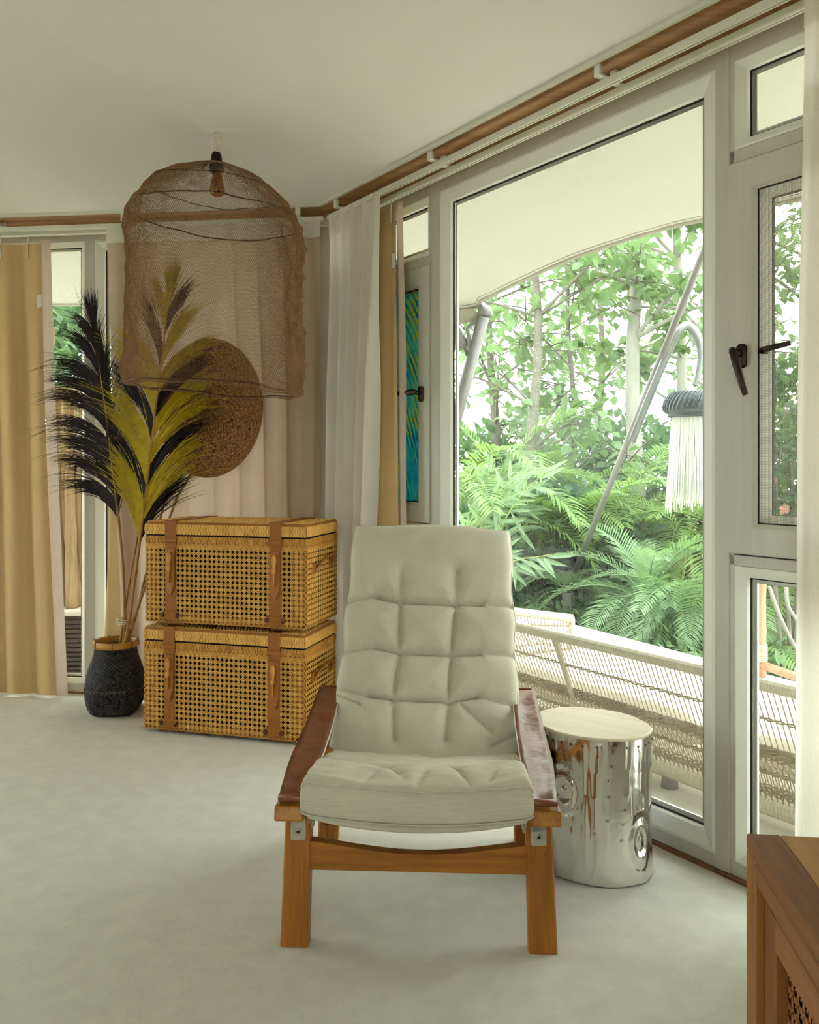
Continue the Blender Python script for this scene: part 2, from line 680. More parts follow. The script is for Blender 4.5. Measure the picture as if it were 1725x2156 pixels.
link(nt, col, bs.inputs['Base Color'])
bs.inputs['Roughness'].default_value = 0.2
tl = nt.nodes.new('ShaderNodeBsdfTranslucent')
link(nt, col, tl.inputs['Color'])
mx = nt.nodes.new('ShaderNodeMixShader')
mx.inputs['Fac'].default_value = 0.6
link(nt, bs.outputs[0], mx.inputs[1])
link(nt, tl.outputs[0], mx.inputs[2])
link(nt, mx.outputs[0], nt.nodes['Material Output'].inputs['Surface'])
MT['banded'] = m


def casement_unit(win, W, s0, s1, pane, hs, ang, screen=False):
    bar(win, W, s0, s1, ZH, ZHT, 'head')
    bar(win, W, s0, s1, 0.0, 0.05, 'bottom_rail')
    bar(win, W, s0, s1, ZT0 + .002, ZT1, 'transom')
    bar(win, W, s0, s1, ZU0, ZU1 - .005, 'transom')
    pane_set(win, W, s0 + .016, s1 - .016, ZT1, ZH)
    pane_set(win, W, s0 + .016, s1 - .016, 0.05, ZU0)
    bar(win, W, s0 - .0, s0 + .016, 0.05, ZH, 'jamb')
    bar(win, W, s1 - .016, s1, 0.05, ZH, 'jamb')
    z0, z1 = ZU1, ZT0 - .003
    f = MB(W.M)
    fw = 0.088
    a0, a1 = s0 + .003, s1 - .003
    f.ring(a0, a1, z0, z1, [(0, -0.05), (0, 0.012), (0.003, 0.015), (fw - .012, 0.013), (fw, 0.004), (fw, -0.05)])
    sash = f.build('sash', 'upvc', win)
    g = MB(W.M)
    g.ring(a0 - .003, a1 + .003, z0 - .003, z1 + .003, [(0, -0.045), (0, -0.004), (0.012, -0.004), (0.012, -0.045)])
    g.build('seal', 'gasket', win)
    g = MB(W.M)
    g.ring(a0 + fw, a1 - fw, z0 + fw, z1 - fw, [(-.002, 0.002), (0.003, 0.0), (0.003, -0.01), (-.002, -0.01)])
    g.build('gasket', 'gasket', sash)
    if screen:
        g = MB(W.M)
        g.ring(a0 + fw + .004, a1 - fw - .004, z0 + fw + .004, z1 - fw - .004, [(0, -0.004), (0.020, -0.028), (0.020, -0.045), (0, -0.045)])
        g.build('glazing_bead', 'upvc_lit', sash)
        g = MB(W.M)
        g.ring(a0 + fw + .022, a1 - fw - .022, z0 + fw + .022, z1 - fw - .022, [(0, -0.029), (0.004, -0.031), (0.004, -0.042), (0, -0.042)])
        g.build('gasket', 'gasket', sash)
    g = MB(W.M)
    g.box((a0 + fw - .004, -0.046, z0 + fw - .004), (a1 - fw + .004, -0.042, z1 - fw + .004))
    g.build('pane', pane, sash)
    handle(sash, W, hs, W.z_at(*hz_px), ang, 0.014, .105 if ang > 1 else .13)
    return sash


hz_px = (895, 830)
sash1 = casement_unit(w1, WR, S_A0, S_A1, 'banded', WR.s_at(894), math.radians(180))
hz_px = (1556, 752)
sash3 = casement_unit(w3, WR, S_C0, S_C1, 'screen_glass', WR.s_at(1570), math.radians(-68), True)
mb = MB(WR.M)                                     # dark stay arm across the screen
q0, q1 = WR.s_at(1601, .004), WR.s_at(1664, .012)
mb.tube([(q0, .004, 1.515), (q0 + .02, .010, 1.518), (q1, .012, 1.526)], [.008, .0085, .007], 10)
mb.tube([(q0 + .004, -.03, 1.515), (q0 + .004, .006, 1.515)], .008, 10)
mb.build('stay_arm', 'bronze', sash3, smooth=True)
# insect screen: fine crossing threads
mb = MB(WR.M)
q0, q1, r0, r1 = S_C0 + .093, S_C1 - .093, ZU1 + .09, ZT0 - .093
MT['mesh_thread'] = simple('screen_thread', (150, 146, 134), 0.8)
nn = int((r1 - r0) / 0.0045)
for i in range(nn):
    z = r0 + (i + .5) * (r1 - r0) / nn
    mb.box((q0, -0.0012, z - .0004), (q1, -0.0006, z + .0004))
nn = int((q1 - q0) / 0.0045)
for i in range(nn):
    s = q0 + (i + .5) * (q1 - q0) / nn
    mb.box((s - .0004, -0.0018, r0), (s + .0004, -0.0012, r1))
o = mb.build('insect_screen', 'mesh_thread', sash3, fix=False)
o['kind'] = 'stuff'
# big fixed light
bar(w2, WR, S_B0, S_B1, ZH, ZHT, 'head')
bar(w2, WR, S_B0, S_B1, 0.0, 0.05, 'bottom_rail')
pane_set(w2, WR, S_B0, S_B1, 0.05, ZH, beadw=0.058)
bar(w2, WR, S_A1, S_B0, 0.0, ZHT, 'mullion', n1=0.002)
bar(w2, WR, S_B1, S_C0, 0.0, ZHT, 'mullion', n1=0.002)
# the wall around: post at the corner, solid part past the window, lintel above
mb = MB(WR.M)
mb.box((-0.03, -0.1, 0.0), (S_A0, -0.002, 2.46))
mb.box((S_C1, -0.1, 0.0), (SIDE, -0.002, 2.46))
mb.box((-0.03, -0.12, ZHT), (SIDE, -0.06, 2.85))
tag(mb.build('wall_right', 'wall'), 'cream wall framing the garden windows', kind='structure')
mb = MB(WR.M)
mb.bbox((0.0, -0.02, -0.004), (S_C1 + .4, 0.014, 0.011), 0.002)
tag(mb.build('baseboard_right', 'sand_strip'), 'narrow rough brown wooden strip along the window foot', kind='structure')

# left (far) wall: windows behind the curtains
L_M0, L_M1 = WL.s_at(200), WL.s_at(180)           # mullion between the two lights
w4 = thing('window_4', 'tall white window beside the tan curtain at the left', loc=WL.p(L_M1 + .5, 0, 0), rz=math.atan2(dL.y, dL.x), kind='structure')
bar(w4, WL, L_M1, L_M1 + 1.0, ZH, ZHT, 'head')
bar(w4, WL, L_M1, L_M1 + 1.0, 0, 0.05, 'bottom_rail')
pane_set(w4, WL, L_M1, L_M1 + 1.0, 0.05, ZH, beadw=0.03)
bar(w4, WL, L_M0, L_M1, 0, ZHT, 'mullion', n1=0.002)
w5 = thing('window_5', 'tall white window behind the beige sheer curtain', loc=WL.p(L_M0 - .6, 0, 0), rz=math.atan2(dL.y, dL.x), kind='structure')
bar(w5, WL, 0.3, L_M0, ZH, ZHT, 'head')
bar(w5, WL, 0.3, L_M0, 0, 0.05, 'bottom_rail')
pane_set(w5, WL, 0.3, L_M0, 0.05, ZH, beadw=0.05)
mb = MB(WL.M)
mb.box((-0.03, -0.1, 0.0), (0.3, -0.002, 2.46))
mb.box((L_M1 + 1.0, -0.1, 0.0), (SIDE, -0.002, 2.46))
mb.box((-0.03, -0.12, ZHT), (SIDE, -0.06, 2.85))
tag(mb.build('wall_far', 'wall'), 'cream far wall behind the sheer curtain', kind='structure')
mb = MB(WL.M)
mb.bbox((0.0, -0.02, -0.004), (SIDE, 0.012, 0.010), 0.002)
tag(mb.build('baseboard_far', 'sand_strip'), 'narrow brown wooden strip along the far wall foot', kind='structure')

# the sides of the room behind the camera: plain walls, two given added windows for extra daylight
names = ['wall_near_right', 'wall_behind', 'wall_near_left', 'wall_left_back', 'wall_left']
winno = 6
for k in range(1, NCOR - 1):
    a, b = corners[k], corners[k + 1]
    d = (b - a)
    Ls = d.length
    d.normalize()
    n = Vector((-d.y, d.x))
    if (centre - a).dot(n) < 0:
        n = -n
    W = Wall(a, d, n)
    glazed = k in (2, 5)
    mb = MB(W.M)
    if glazed:
        g0, g1 = (0.35, Ls - 0.35) if k == 5 else (0.9, Ls - 0.7)
        mb.box((-0.03, -0.1, 0), (g0, 0, 2.46))
        mb.box((g1, -0.1, 0), (Ls + .03, 0, 2.46))
        mb.box((-.03, -0.12, ZHT), (Ls + .03, -0.04, 2.85))
        wn_ = thing('window_%d' % winno, 'unseen tall white window added behind the viewer to let daylight in', loc=W.p(Ls / 2, 0, 0), rz=math.atan2(d.y, d.x), kind='structure')
        winno += 1
        bar(wn_, W, g0, g1, ZH, ZHT, 'head')
        bar(wn_, W, g0, g1, 0, .05, 'bottom_rail')
        h = (g0 + g1) / 2
        bar(wn_, W, h - .03, h + .03, .05, ZH, 'mullion')
        pane_set(wn_, W, g0, h - .03, .05, ZH)
        pane_set(wn_, W, h + .03, g1, .05, ZH)
    else:
        mb.box((-.03, -.12, 0), (Ls + .03, 0, 2.85))
    tag(mb.build(names[k - 1], 'wall'), 'plain cream wall behind the viewer', kind='structure')
    mb = MB(W.M)
    mb.box((0, 0, 2.44), (Ls, 0.21, 2.47))
    tag(mb.build('trim_%d' % (4 + k), 'soffit'), 'wooden soffit board behind the viewer', kind='structure')

# ---- curtain tracks with brackets ----------------------------------------------
half = math.tan(math.radians(90 - 65.5))


def track(W, n, label, brackets):
    t = thing('curtain_track', label, 'curtain track', W.p(1.5, n, 2.41), math.atan2(W.d.y, W.d.x), 'white curtain tracks')
    mb = MB(W.M)
    z = 2.380 if n > .1 else 2.375
    e0 = n * half + 0.02
    prof = [(-0.013, 0.022), (0.013, 0.022), (0.013, 0.004), (0.009, 0.0), (0.004, 0.0), (0.004, 0.006), (-0.004, 0.006), (-0.004, 0.0), (-0.009, 0.0), (-0.013, 0.004)]
    A = [mb.add((e0, n + a, z + b)) for a, b in prof]
    B = [mb.add((SIDE - .1, n + a, z + b)) for a, b in prof]
    for i in range(len(prof)):
        j = (i + 1) % len(prof)
        mb.face(A[i], A[j], B[j], B[i])
    mb.face(*A)
    mb.face(*B[::-1])
    mb.build('rail', 'track', t)
    for s in brackets:
        mb = MB(W.M)
        mb.bbox((s - .012, n - .012, z + .022), (s + .012, n + .046, z + .030), .002)
        mb.bbox((s - .012, n + .030, z + .026), (s + .012, n + .046, 2.4395), .002)
        mb.tube([(s, n + .038, z + .018), (s, n + .038, z + .028)], .004, 8)
        mb.build('bracket', 'plastic_white', t)
    return t


bs1 = [WR.s_at(725, .14), WR.s_at(925, .14), WR.s_at(1280, .14)]
track(WR, 0.145, 'white curtain track on the room side above the large garden window', bs1)
track(WR, 0.072, 'white curtain track nearest the glass above the large garden window', [WR.s_at(950, .07), WR.s_at(1312, .07)])
track(WL, 0.145, 'white curtain track on the room side along the far wall', [WL.s_at(632, .14), WL.s_at(268, .14), WL.s_at(4, .14)])
track(WL, 0.072, 'white curtain track nearest the glass along the far wall', [WL.s_at(18, .07)])
#@@PART2


# ================================================================== CURTAINS
def curtain_fn(W, n, left, right, z0, z1, folds, amp, seed, pinch=0.35, lean=0.0, cusp=0.0):
    """left/right give s at the bottom and top; returns fn(u, v) with v=0 at the hem"""
    def fn(u, v):
        a = lerp(left[0], left[1], v) if not callable(left) else left(v)
        b = lerp(right[0], right[1], v) if not callable(right) else right(v)
        ph = 1.6 * nz(u * 3.1 + seed, v * 1.3, seed) + 0.5 * nz(u * 9.0, v * 2.0, seed + 4)
        am = amp * (pinch + (1 - pinch) * min(1, (1 - v) * 3.0)) * (0.75 + 0.6 * nz(u * folds * .7, seed * 2.3, v * .9))
        w = 2 * math.pi * folds * u + ph
        sh = math.sin(w) + 0.22 * math.sin(2 * w + seed)
        sh = lerp(sh, 2 * abs(math.sin(w / 2)) ** .7 - 1, cusp)
        s = lerp(a, b, u) + 0.35 * am * math.cos(w) * min(1, 6 * u * (1 - u))
        nn = n + am * sh + 0.012 * nz(u * 2 + seed, v * 2.5, 7.7) + lean * (1 - v)
        return W.p(s, nn, lerp(z0, z1, v) + 0.004 * nz(u * folds, seed, v * 3))
    return fn


def curtain(name, label, W, n, left, right, z0, z1, folds, amp, mat, seed, header=None, hooks=0, hook_z=0.0, **kw):
    c = thing(name, label, 'curtain', W.p((left[0] + right[0]) / 2, n, 0), math.atan2(W.d.y, W.d.x))
    fn = curtain_fn(W, n, left, right, z0, z1, folds, amp, seed, **kw)
    mb = MB()
    mb.grid(max(40, int(folds * 18)), 42, fn)
    mb.build('cloth', mat, c, smooth=True)
    if header:
        hh = header / (z1 - z0)
        side = W.n.to_3d() * 0.003
        mb = MB()
        mb.grid(max(40, int(folds * 18)), 5, lambda u, v: fn(u, 1 - hh + hh * v) + side)
        mb.build('header_band', 'sheer', c, smooth=True)
    for i in range(hooks):
        u = (i + .5) / hooks
        p = fn(u, 1.0)
        mb = MB()
        q = Vector((p.x, p.y, 0))
        nn = W.n.to_3d()
        mb.tube([q + Vector((0, 0, z1 - .075)) + nn * .004, q + Vector((0, 0, z1 - .01)) + nn * .006, q + Vector((0, 0, 2.368)) + nn * .002, q + Vector((0, 0, 2.380))], .0035, 6)
        mb.build('hook', 'plastic_white', c)
    return c, fn


def tagstrip(c, W, fn, u, v, mat='plastic_white'):
    p = fn(u, v)
    mb = MB()
    n3, d3 = W.n.to_3d() * .006, W.d.to_3d()
    q = [p + n3 + d3 * a + Vector((0, 0, b)) for a, b in ((-.012, .035), (.012, .03), (.014, -.035), (-.013, -.028))]
    i = [mb.add(x) for x in q] + [mb.add(x + n3 * .2) for x in q]
    mb.face(*i[:4]); mb.face(*i[4:][::-1])
    for k in range(4):
        mb.face(i[k], i[(k + 1) % 4], i[4 + (k + 1) % 4], i[4 + k])
    mb.build('care_label', mat, c)


# tan curtain at the far left, with its pale lining turned out along the free edge
n_ = 0.072
sl = WL.s_at(-190, n_)
c, fn = curtain('tan_curtain', 'tan blackout curtain hanging at the left edge of the far wall', WL, n_, (sl, sl), (WL.s_at(122, n_), WL.s_at(88, n_)), 0.012, 2.335, 4.6, 0.05, 'tan', 3.0, hooks=5, cusp=0.75)
tagstrip(c, WL, fn, 0.985, 0.87)
fl = curtain_fn(WL, n_ + .004, (WL.s_at(116, n_), WL.s_at(84, n_)), (WL.s_at(142, n_), WL.s_at(106, n_)), 0.004, 2.352, 0.6, 0.012, 5.0)
mb = MB(); mb.grid(10, 40, fl); mb.build('lining', 'lining', c, smooth=True)
# beige sheer across the far wall up to the corner
n_ = 0.15
c, fn = curtain('sheer_curtain', 'beige linen sheer curtain behind the wicker trunks and pendant lamp', WL, n_, (WL.s_at(262, n_), WL.s_at(224, n_)), (0.10, 0.10), 0.012, 2.39, 8.0, 0.026, 'sheer_back', 9.0, header=0.085, hooks=0)
# tan curtain strip seen low behind the vase
n_ = 0.06
c, fn = curtain('tan_curtain', 'narrow tan curtain edge behind the black basket vase', WL, n_, (WL.s_at(214, n_), WL.s_at(262, n_)), (WL.s_at(300, n_), WL.s_at(320, n_)), 0.012, 2.33, 1.2, 0.016, 'tan', 13.0)
# white sheer gathered at the corner on the garden side
n_ = 0.15
c, fn = curtain('sheer_curtain', 'white sheer curtain gathered at the corner beside the garden window', WR, n_, (0.105, 0.10), (WR.s_at(764, n_), WR.s_at(801, n_)), 0.012, 2.398, 4.6, 0.038, 'sheer', 21.0, header=0.10)
n_ = 0.072
c, fn = curtain('tan_curtain', 'tan curtain gathered between the white sheer and the casement window', WR, n_, (WR.s_at(742, n_), WR.s_at(756, n_)), (WR.s_at(850, n_), WR.s_at(838, n_)), 0.012, 2.352, 2.3, 0.026, 'tan', 31.0, hooks=3, cusp=.6)
tagstrip(c, WR, fn, 0.97, 0.89)
fl = curtain_fn(WR, n_ + .004, (WR.s_at(846, n_), WR.s_at(834, n_)), (WR.s_at(866, n_), WR.s_at(851, n_)), 0.01, 2.35, 0.5, 0.008, 35.0)
mb = MB(); mb.grid(10, 40, fl); mb.build('lining', 'lining', c, smooth=True)
# white curtain at the right edge of the picture
n_ = 0.13
c, fn = curtain('sheer_curtain', 'white curtain hanging at the right edge beside the screened casement', WR, n_, (WR.s_at(1672, n_), WR.s_at(1693, n_)), (WR.s_at(1672, n_) + .5, WR.s_at(1693, n_) + .45), 0.012, 2.398, 5.2, 0.034, 'sheer', 41.0, header=0.10)


# ================================================================== WICKER TRUNKS
def cane_color(name, c_lo, c_hi, scale):
    m, nt, b = new_mat(name)
    v = coords(nt)
    f = noise_node(nt, v, 22, 4)
    f2 = noise_node(nt, coords(nt, (1, 1, .12)), 380, 2)
    mm = nt.nodes.new('ShaderNodeMath'); mm.operation = 'MULTIPLY_ADD'; mm.inputs[1].default_value = .5
    link(nt, f2, mm.inputs[0])
    m3 = nt.nodes.new('ShaderNodeMath'); m3.operation = 'MULTIPLY'; m3.inputs[1].default_value = .5
    link(nt, f, m3.inputs[0]); link(nt, m3.outputs[0], mm.inputs[2])
    col = ramp(nt, mm.outputs[0], [(0.34, lin(c_lo)), (0.66, lin(c_hi))])
    link(nt, col, b.inputs['Base Color'])
    b.inputs['Roughness'].default_value = .5
    bump(nt, b, f2, .25, .002)
    return m


MT['cane'] = cane_color('rattan_cane', (170, 112, 36), (212, 158, 70), 1)
MT['cane_strand'] = cane_color('rattan_strand', (204, 148, 62), (238, 194, 108), 1)
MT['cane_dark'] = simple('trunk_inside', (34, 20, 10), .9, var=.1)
MT['cane_frame'] = simple('trunk_frame_wood', (150, 96, 36), .6, var=.12, vscale=20)
MT['tan_leather'] = simple('tan_leather', (146, 88, 28), .5, var=.08, vscale=14, bscale=220, bstr=.15)
MT['leather_light'] = simple('natural_leather_cord', (188, 132, 62), .5, var=.08, vscale=14)
MT['rivet'] = simple('bronze_rivet', (92, 58, 40), .4, .6, var=.1)
PITCH = 0.0222


def cane_panel(mb, org, ux, uz, nrm, w, h, solid_rows=2):
    """cane webbing: a sheet with octagonal eyes, and the crossing diagonals lying proud of it"""
    nx, nzr = max(2, round(w / PITCH)), max(2, round(h / PITCH))
    px, pz = w / nx, h / nzr
    for i in range(nx):
        for j in range(nzr):
            o = org + ux * (px * (i + .5)) + uz * (pz * (j + .5))
            r = 0.30 * px
            rz = 0.30 * pz
            eye = j < nzr - solid_rows
            sq, oc = [], []
            for k in range(8):
                a = math.pi / 8 + k * math.pi / 4
                oc.append(mb.add(o + ux * (r * math.cos(a) * 1.08) + uz * (rz * math.sin(a) * 1.08)))
            for (cx, cz) in ((.5, 0.21), (.21, .5), (-.21, .5), (-.5, .21), (-.5, -.21), (-.21, -.5), (.21, -.5), (.5, -.21)):
                sq.append(mb.add(o + ux * (px * cx) + uz * (pz * cz)))
            for k in range(8):
                k2 = (k + 1) % 8
                mb.face(sq[k], sq[k2], oc[k2], oc[k])
            if not eye:
                mb.face(*oc)


def cane_diagonals(mb, org, ux, uz, nrm, w, h, solid_rows=2):
    nx, nzr = max(2, round(w / PITCH)), max(2, round(h / PITCH))
    px, pz = w / nx, h / nzr
    lift = nrm * 0.0016
    for i in range(1, nx):
        for j in range(1, nzr + 1 - solid_rows):
            o = org + ux * (px * i) + uz * (pz * j)
            for sgn, lf in ((1, 1.0), (-1, 0.55)):
                a, b = 0.62, 0.085
                if i in (0, nx) or j in (0,):
                    a = 0.3
                d = (ux * px + uz * (pz * sgn)).normalized() * (0.5 * a * math.hypot(px, pz))
                e = nrm.cross(d).normalized() * (px * b)
                q = [o - d - e, o + d - e, o + d + e, o - d + e]
                lo = [mb.add(x + lift * .05) for x in q]
                hi = [mb.add(lerp(x, o, 0.08) + lift * lf) for x in q]
                mb.face(*hi)
                for k in range(4):
                    mb.face(lo[k], lo[(k + 1) % 4], hi[(k + 1) % 4], hi[k])


def weave_band(mb, org, ux, uz, nrm, w, h):
    """tight basket weave: short staves going over and under"""
    cols = round(w / 0.0075)
    rows = max(2, round(h / 0.017))
    pw, ph = w / cols, h / rows
    for i in range(cols):
        for j in range(rows):
            off = ph * .5 if i % 2 else 0
            o = org + ux * (pw * i) + uz * (ph * j)
            lf = nrm * (0.0030 if (i + j) % 2 == 0 else 0.0010)
            q = [(0.12, .03), (.88, .03), (.88, .97), (.12, .97)]
            lo = [mb.add(o + ux * (pw * (a * 1.12 - .06)) + uz * (ph * (b * 1.06 - .03))) for a, b in q]
            hi = [mb.add(o + ux * (pw * a) + uz * (ph * b) + lf) for a, b in q]
            mb.face(*hi)
            for k in range(4):
                mb.face(lo[k], lo[(k + 1) % 4], hi[(k + 1) % 4], hi[k])


TW, TD = 0.774, 0.375
t_fl, t_fr = Vector((-1.190, 3.83, 0)), Vector((-0.444, 3.624, 0))
t_ux = (t_fr - t_fl).normalized()
t_rz = math.atan2(t_ux.y, t_ux.x)
t_uy = Vector((-t_ux.y, t_ux.x, 0))


def trunk(label, z0, H, dx=0.0, dy=0.0):
    base = t_fl + t_ux * (TW / 2 + dx) + t_uy * (TD / 2 + dy)
    t = thing('wicker_trunk', label, 'trunk', (base.x, base.y, z0), t_rz, 'stacked wicker trunks')
    M = WORLD[t.name]
    LID = 0.062
    hw, hd_ = TW / 2, TD / 2
    zb, zt = 0.016, H - LID - 0.004
    # inner dark box, corner frame, feet
    mb = MB(M)
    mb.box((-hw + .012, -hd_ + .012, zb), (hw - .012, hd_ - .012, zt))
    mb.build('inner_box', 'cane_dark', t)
    mb = MB(M)
    fw = .062
    for sx in (-1, 1):
        for sy in (-1, 1):
            x0, x1 = sorted((sx * (hw - .004), sx * (hw - fw)))
            y0, y1 = sorted((sy * (hd_ - .004), sy * (hd_ - .03)))
            mb.box((x0, y0, zb), (x1, y1, zt))
    mb.box((-hw + .004, -hd_ + .004, zb), (hw - .004, hd_ - .004, zb + .034))
    mb.box((-hw + .004, -hd_ + .004, zt - .05), (hw - .004, hd_ - .004, zt))
    mb.build('frame', 'cane_frame', t)
    for sx in (-1, 1):
        mb = MB(M)
        mb.bbox((sx * (hw - .12) - .06, -hd_ + .03, 0.0), (sx * (hw - .12) + .06, hd_ - .03, zb), .003)
        mb.build('runner', 'cane_frame', t)
    R3 = M.to_3x3()
    ux, uy, uz = R3 @ Vector((1, 0, 0)), R3 @ Vector((0, 1, 0)), Vector((0, 0, 1))
    faces = [(M @ Vector((-hw, -hd_, zb)), ux, -uy, TW), (M @ Vector((hw, -hd_, zb)), uy, ux, TD),
             (M @ Vector((hw, hd_, zb)), -ux, uy, TW), (M @ Vector((-hw, hd_, zb)), -uy, -ux, TD)]
    hb = zt - zb
    hc = hb - 0.03
    for (o, u, n, w) in faces:
        mb = MB()
        cane_panel(mb, o, u, uz, n, w, hc, 1)
        weave_band(mb, o + uz * hc - n * .0005, u, uz, n, w, 0.03)
        p = mb.build('cane_panel', 'cane', t, fix=False)
        p['kind'] = 'stuff'
        mb = MB()
        cane_diagonals(mb, o + n * .0004, u, uz, n, w, hc, 1)
        q = mb.build('cane_diagonals', 'cane_strand', p, fix=False)
        q['kind'] = 'stuff'
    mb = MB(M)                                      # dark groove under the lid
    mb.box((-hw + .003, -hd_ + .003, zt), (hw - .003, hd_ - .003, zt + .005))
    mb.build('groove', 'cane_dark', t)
    mb = MB(M)
    mb.bbox((-hw - .002, -hd_ - .002, zt + .005), (hw + .002, hd_ + .002, H - .003), .008)
    lid = mb.build('lid', 'cane_frame', t)
    mb = MB()
    for (o, u, n, w) in faces:
        weave_band(mb, o + uz * (zt + .008 - zb) + n * .002, u, uz, n, w, LID - .018)
    weave_band(mb, M @ Vector((-hw + .008, -hd_ + .008, H - .003)), ux, uy, uz, TW - .016, TD - .016)
    q = mb.build('lid_weave', 'cane_strand', lid, fix=False)
    q['kind'] = 'stuff'
    # straps with tongue, toggle, keeper, foot band and rivets
    for xs in (TW * .169 - hw, TW * .82 - hw):
        w2_ = .0275
        yf = -hd_ - .003
        mb = MB(M)
        mb.bbox((xs - w2_, yf - .004, zb + .005), (xs + w2_, yf, zt + .001), .0015)
        mb.bbox((xs - w2_, yf - .006, zt - .01), (xs + w2_, yf - .001, H + .002), .0015)
        mb.bbox((xs - w2_, yf - .006, H - .001), (xs + w2_, hd_ + .004, H + .003), .0015)
        st = mb.build('strap', 'tan_leather', t)
        mb = MB(M)                                  # keeper loop
        mb.bbox((xs - w2_ - .003, yf - .011, zt - .028), (xs + w2_ + .003, yf - .003, zt - .008), .002)
        mb.build('keeper', 'tan_leather', st)
        mb = MB(M)                                  # hanging pointed tongue, turned out along one edge
        zc = zt - .055
        P = [(-w2_ + .004, 0), (w2_ - .002, 0), (w2_ - .002, -.155), (w2_ - .02, -.205), (-w2_ + .010, -.185), (-w2_ + .004, -.155)]
        lo = [mb.add((xs + a, yf - .005 - (.006 if a > 0 else 0), zc + b)) for a, b in P]
        hi = [mb.add((xs + a, yf - .008 - (.008 if a > 0 else 0), zc + b)) for a, b in P]
        mb.face(*hi)
        for k in range(len(P)):
            mb.face(lo[k], lo[(k + 1) % len(P)], hi[(k + 1) % len(P)], hi[k])
        mb.build('tongue', 'tan_leather', st)
        mb = MB(M)                                  # wooden peg
        mb.tube([(xs, yf - .016, zc - .012), (xs + .001, yf - .018, zc - .022), (xs + .002, yf - .020, zc - .04), (xs + .001, yf - .019, zc - .062), (xs, yf - .018, zc - .085), (xs - .001, yf - .017, zc - .15)],
                [.006, .0125, .0145, .010, .006, .0035], 10, flat=.7)
        mb.build('peg', 'leather_light', st, smooth=True)
        mb = MB(M)
        mb.bbox((xs - .008, yf - .028, zc - .095), (xs + .008, yf - .006, zc - .072), .003)
        mb.build('peg_loop', 'leather_light', st)
        mb = MB(M)                                  # foot band
        mb.bbox((xs - w2_ - .016, yf - .009, zb + .012), (xs + w2_ + .016, yf - .002, zb + .052), .003)
        fb = mb.build('foot_band', 'tan_leather', st)
        for sx in (-1, 1):
            mb = MB(M @ Matrix.Translation((xs + sx * (w2_ + .010), yf - .009, zb + .034)) @ Matrix.Rotation(math.radians(90), 4, 'X'))
            mb.lathe([(.0105, 0), (.010, .003), (.007, .0055), (.003, .0065)], 14)
            mb.build('rivet', 'rivet', st, smooth=True)
    # leather side handles
    for sx in (1, -1):
        xx = sx * (hw + .002)
        mb = MB(M)
        pts, zc = [], zt - .10
        for k in range(13):
            a = k / 12
            pts.append((xx + sx * (.006 + .035 * math.sin(math.pi * a)), lerp(-.10, .10, a), zc - .03 + .05 * math.sin(math.pi * a)))
        mb.tube(pts, .012, 8, flat=.35)
        hnd = mb.build('side_handle', 'tan_leather', t, smooth=True)
        for yy in (-.10, .10):
            mb = MB(M)
            x0, x1 = sorted((xx, xx + sx * .006))
            mb.bbox((x0, yy - .02, zc - .055), (x1, yy + .02, zc - .01), .002)
            mb.build('handle_tab', 'tan_leather', hnd)
    return t


trunk('wicker trunk with leather straps standing on the carpet, lower of the two', 0.0, 0.474)
trunk('wicker trunk with leather straps, upper of the stack under the pendant lamp', 0.478, 0.466, 0.004, 0.004)

# ================================================================== BASKET VASE WITH PLUMES
MT['black_weave'] = simple('black_bamboo_weave', (44, 38, 36), .55, var=.25, vscale=60, bscale=140, bstr=.3)
MT['bamboo_rim'] = wood('bamboo_rim', (150, 98, 36), (190, 140, 62), 'X', .45, 18)
MT['brown_lace'] = simple('brown_cane_lacing', (120, 84, 52), .6)
vx, vy = at(242, 1493, 4.12).x, 4.13
vase = thing('basket_vase', 'black woven bamboo basket vase with a golden rim beside the trunks', 'vase', (vx, vy, 0))
MV = WORLD['basket_vase']


def vase_r(r, z, a):
    q = max(0.0, 1 - z / 0.17)                     # squarish foot
    c, s = math.cos(a), math.sin(a)
    k = 1.0 / max(abs(c), abs(s))
    rr = r * lerp(1.0, min(k, 1.25), q * .8)
    return rr * c, rr * s


vprof = [(.086, .0), (.102, .012), (.118, .04), (.131, .08), (.138, .12), (.138, .15), (.132, .19), (.12, .23), (.105, .27), (.098, .30), (.097, .325)]
NR, NZ = 168, 84
mb = MB(MV)


def vfn(u, v):
    z = v * .325
    r = piece([p[1] for p in vprof], [p[0] for p in vprof], z)
    a = 2 * math.pi * u + .5
    x, y = vase_r(r, z, a)
    i, j = round(u * NR), round(v * (NZ - 1))
    d = .0016 if ((i + j) // 2) % 2 == 0 else -.0008
    if .118 < z < .134:
        d = -.001
    return (x * (1 + d / r), y * (1 + d / r), max(.002, z))


ids = mb.grid(NR, NZ, vfn, wrap=True)
mb.face(*ids[0])
body = mb.build('body', 'black_weave', vase)
mb = MB(MV)
mb.lathe([(.088, .30), (.080, .26), (.06, .22)], 32)
mb.build('inside', 'cane_dark', vase)
mb = MB(MV)
mb.lathe([(.094, .318), (.103, .318), (.106, .330), (.104, .348), (.099, .350), (.092, .346), (.092, .318)], 40, cap=False)
rim = mb.build('rim', 'bamboo_rim', vase, smooth=True)
for k in range(7):
    a = .4 + k * .9
    mb = MB(MV)
    mb.tube([(.107 * math.cos(a), .107 * math.sin(a), .315), (.109 * math.cos(a), .109 * math.sin(a), .334), (.104 * math.cos(a), .104 * math.sin(a), .353)], .0022, 6)
    mb.build('lacing', 'brown_lace', rim)
mb = MB(MV)
for k in range(44):
    a = 2 * math.pi * k / 44
    x0, y0 = vase_r(.1405, .12, a)
    x1, y1 = vase_r(.1405, .131, a + .05)
    mb.tube([(x0, y0, .121), (x1, y1, .131)], .0018, 5)
mb.build('stitched_band', 'brown_lace', vase)

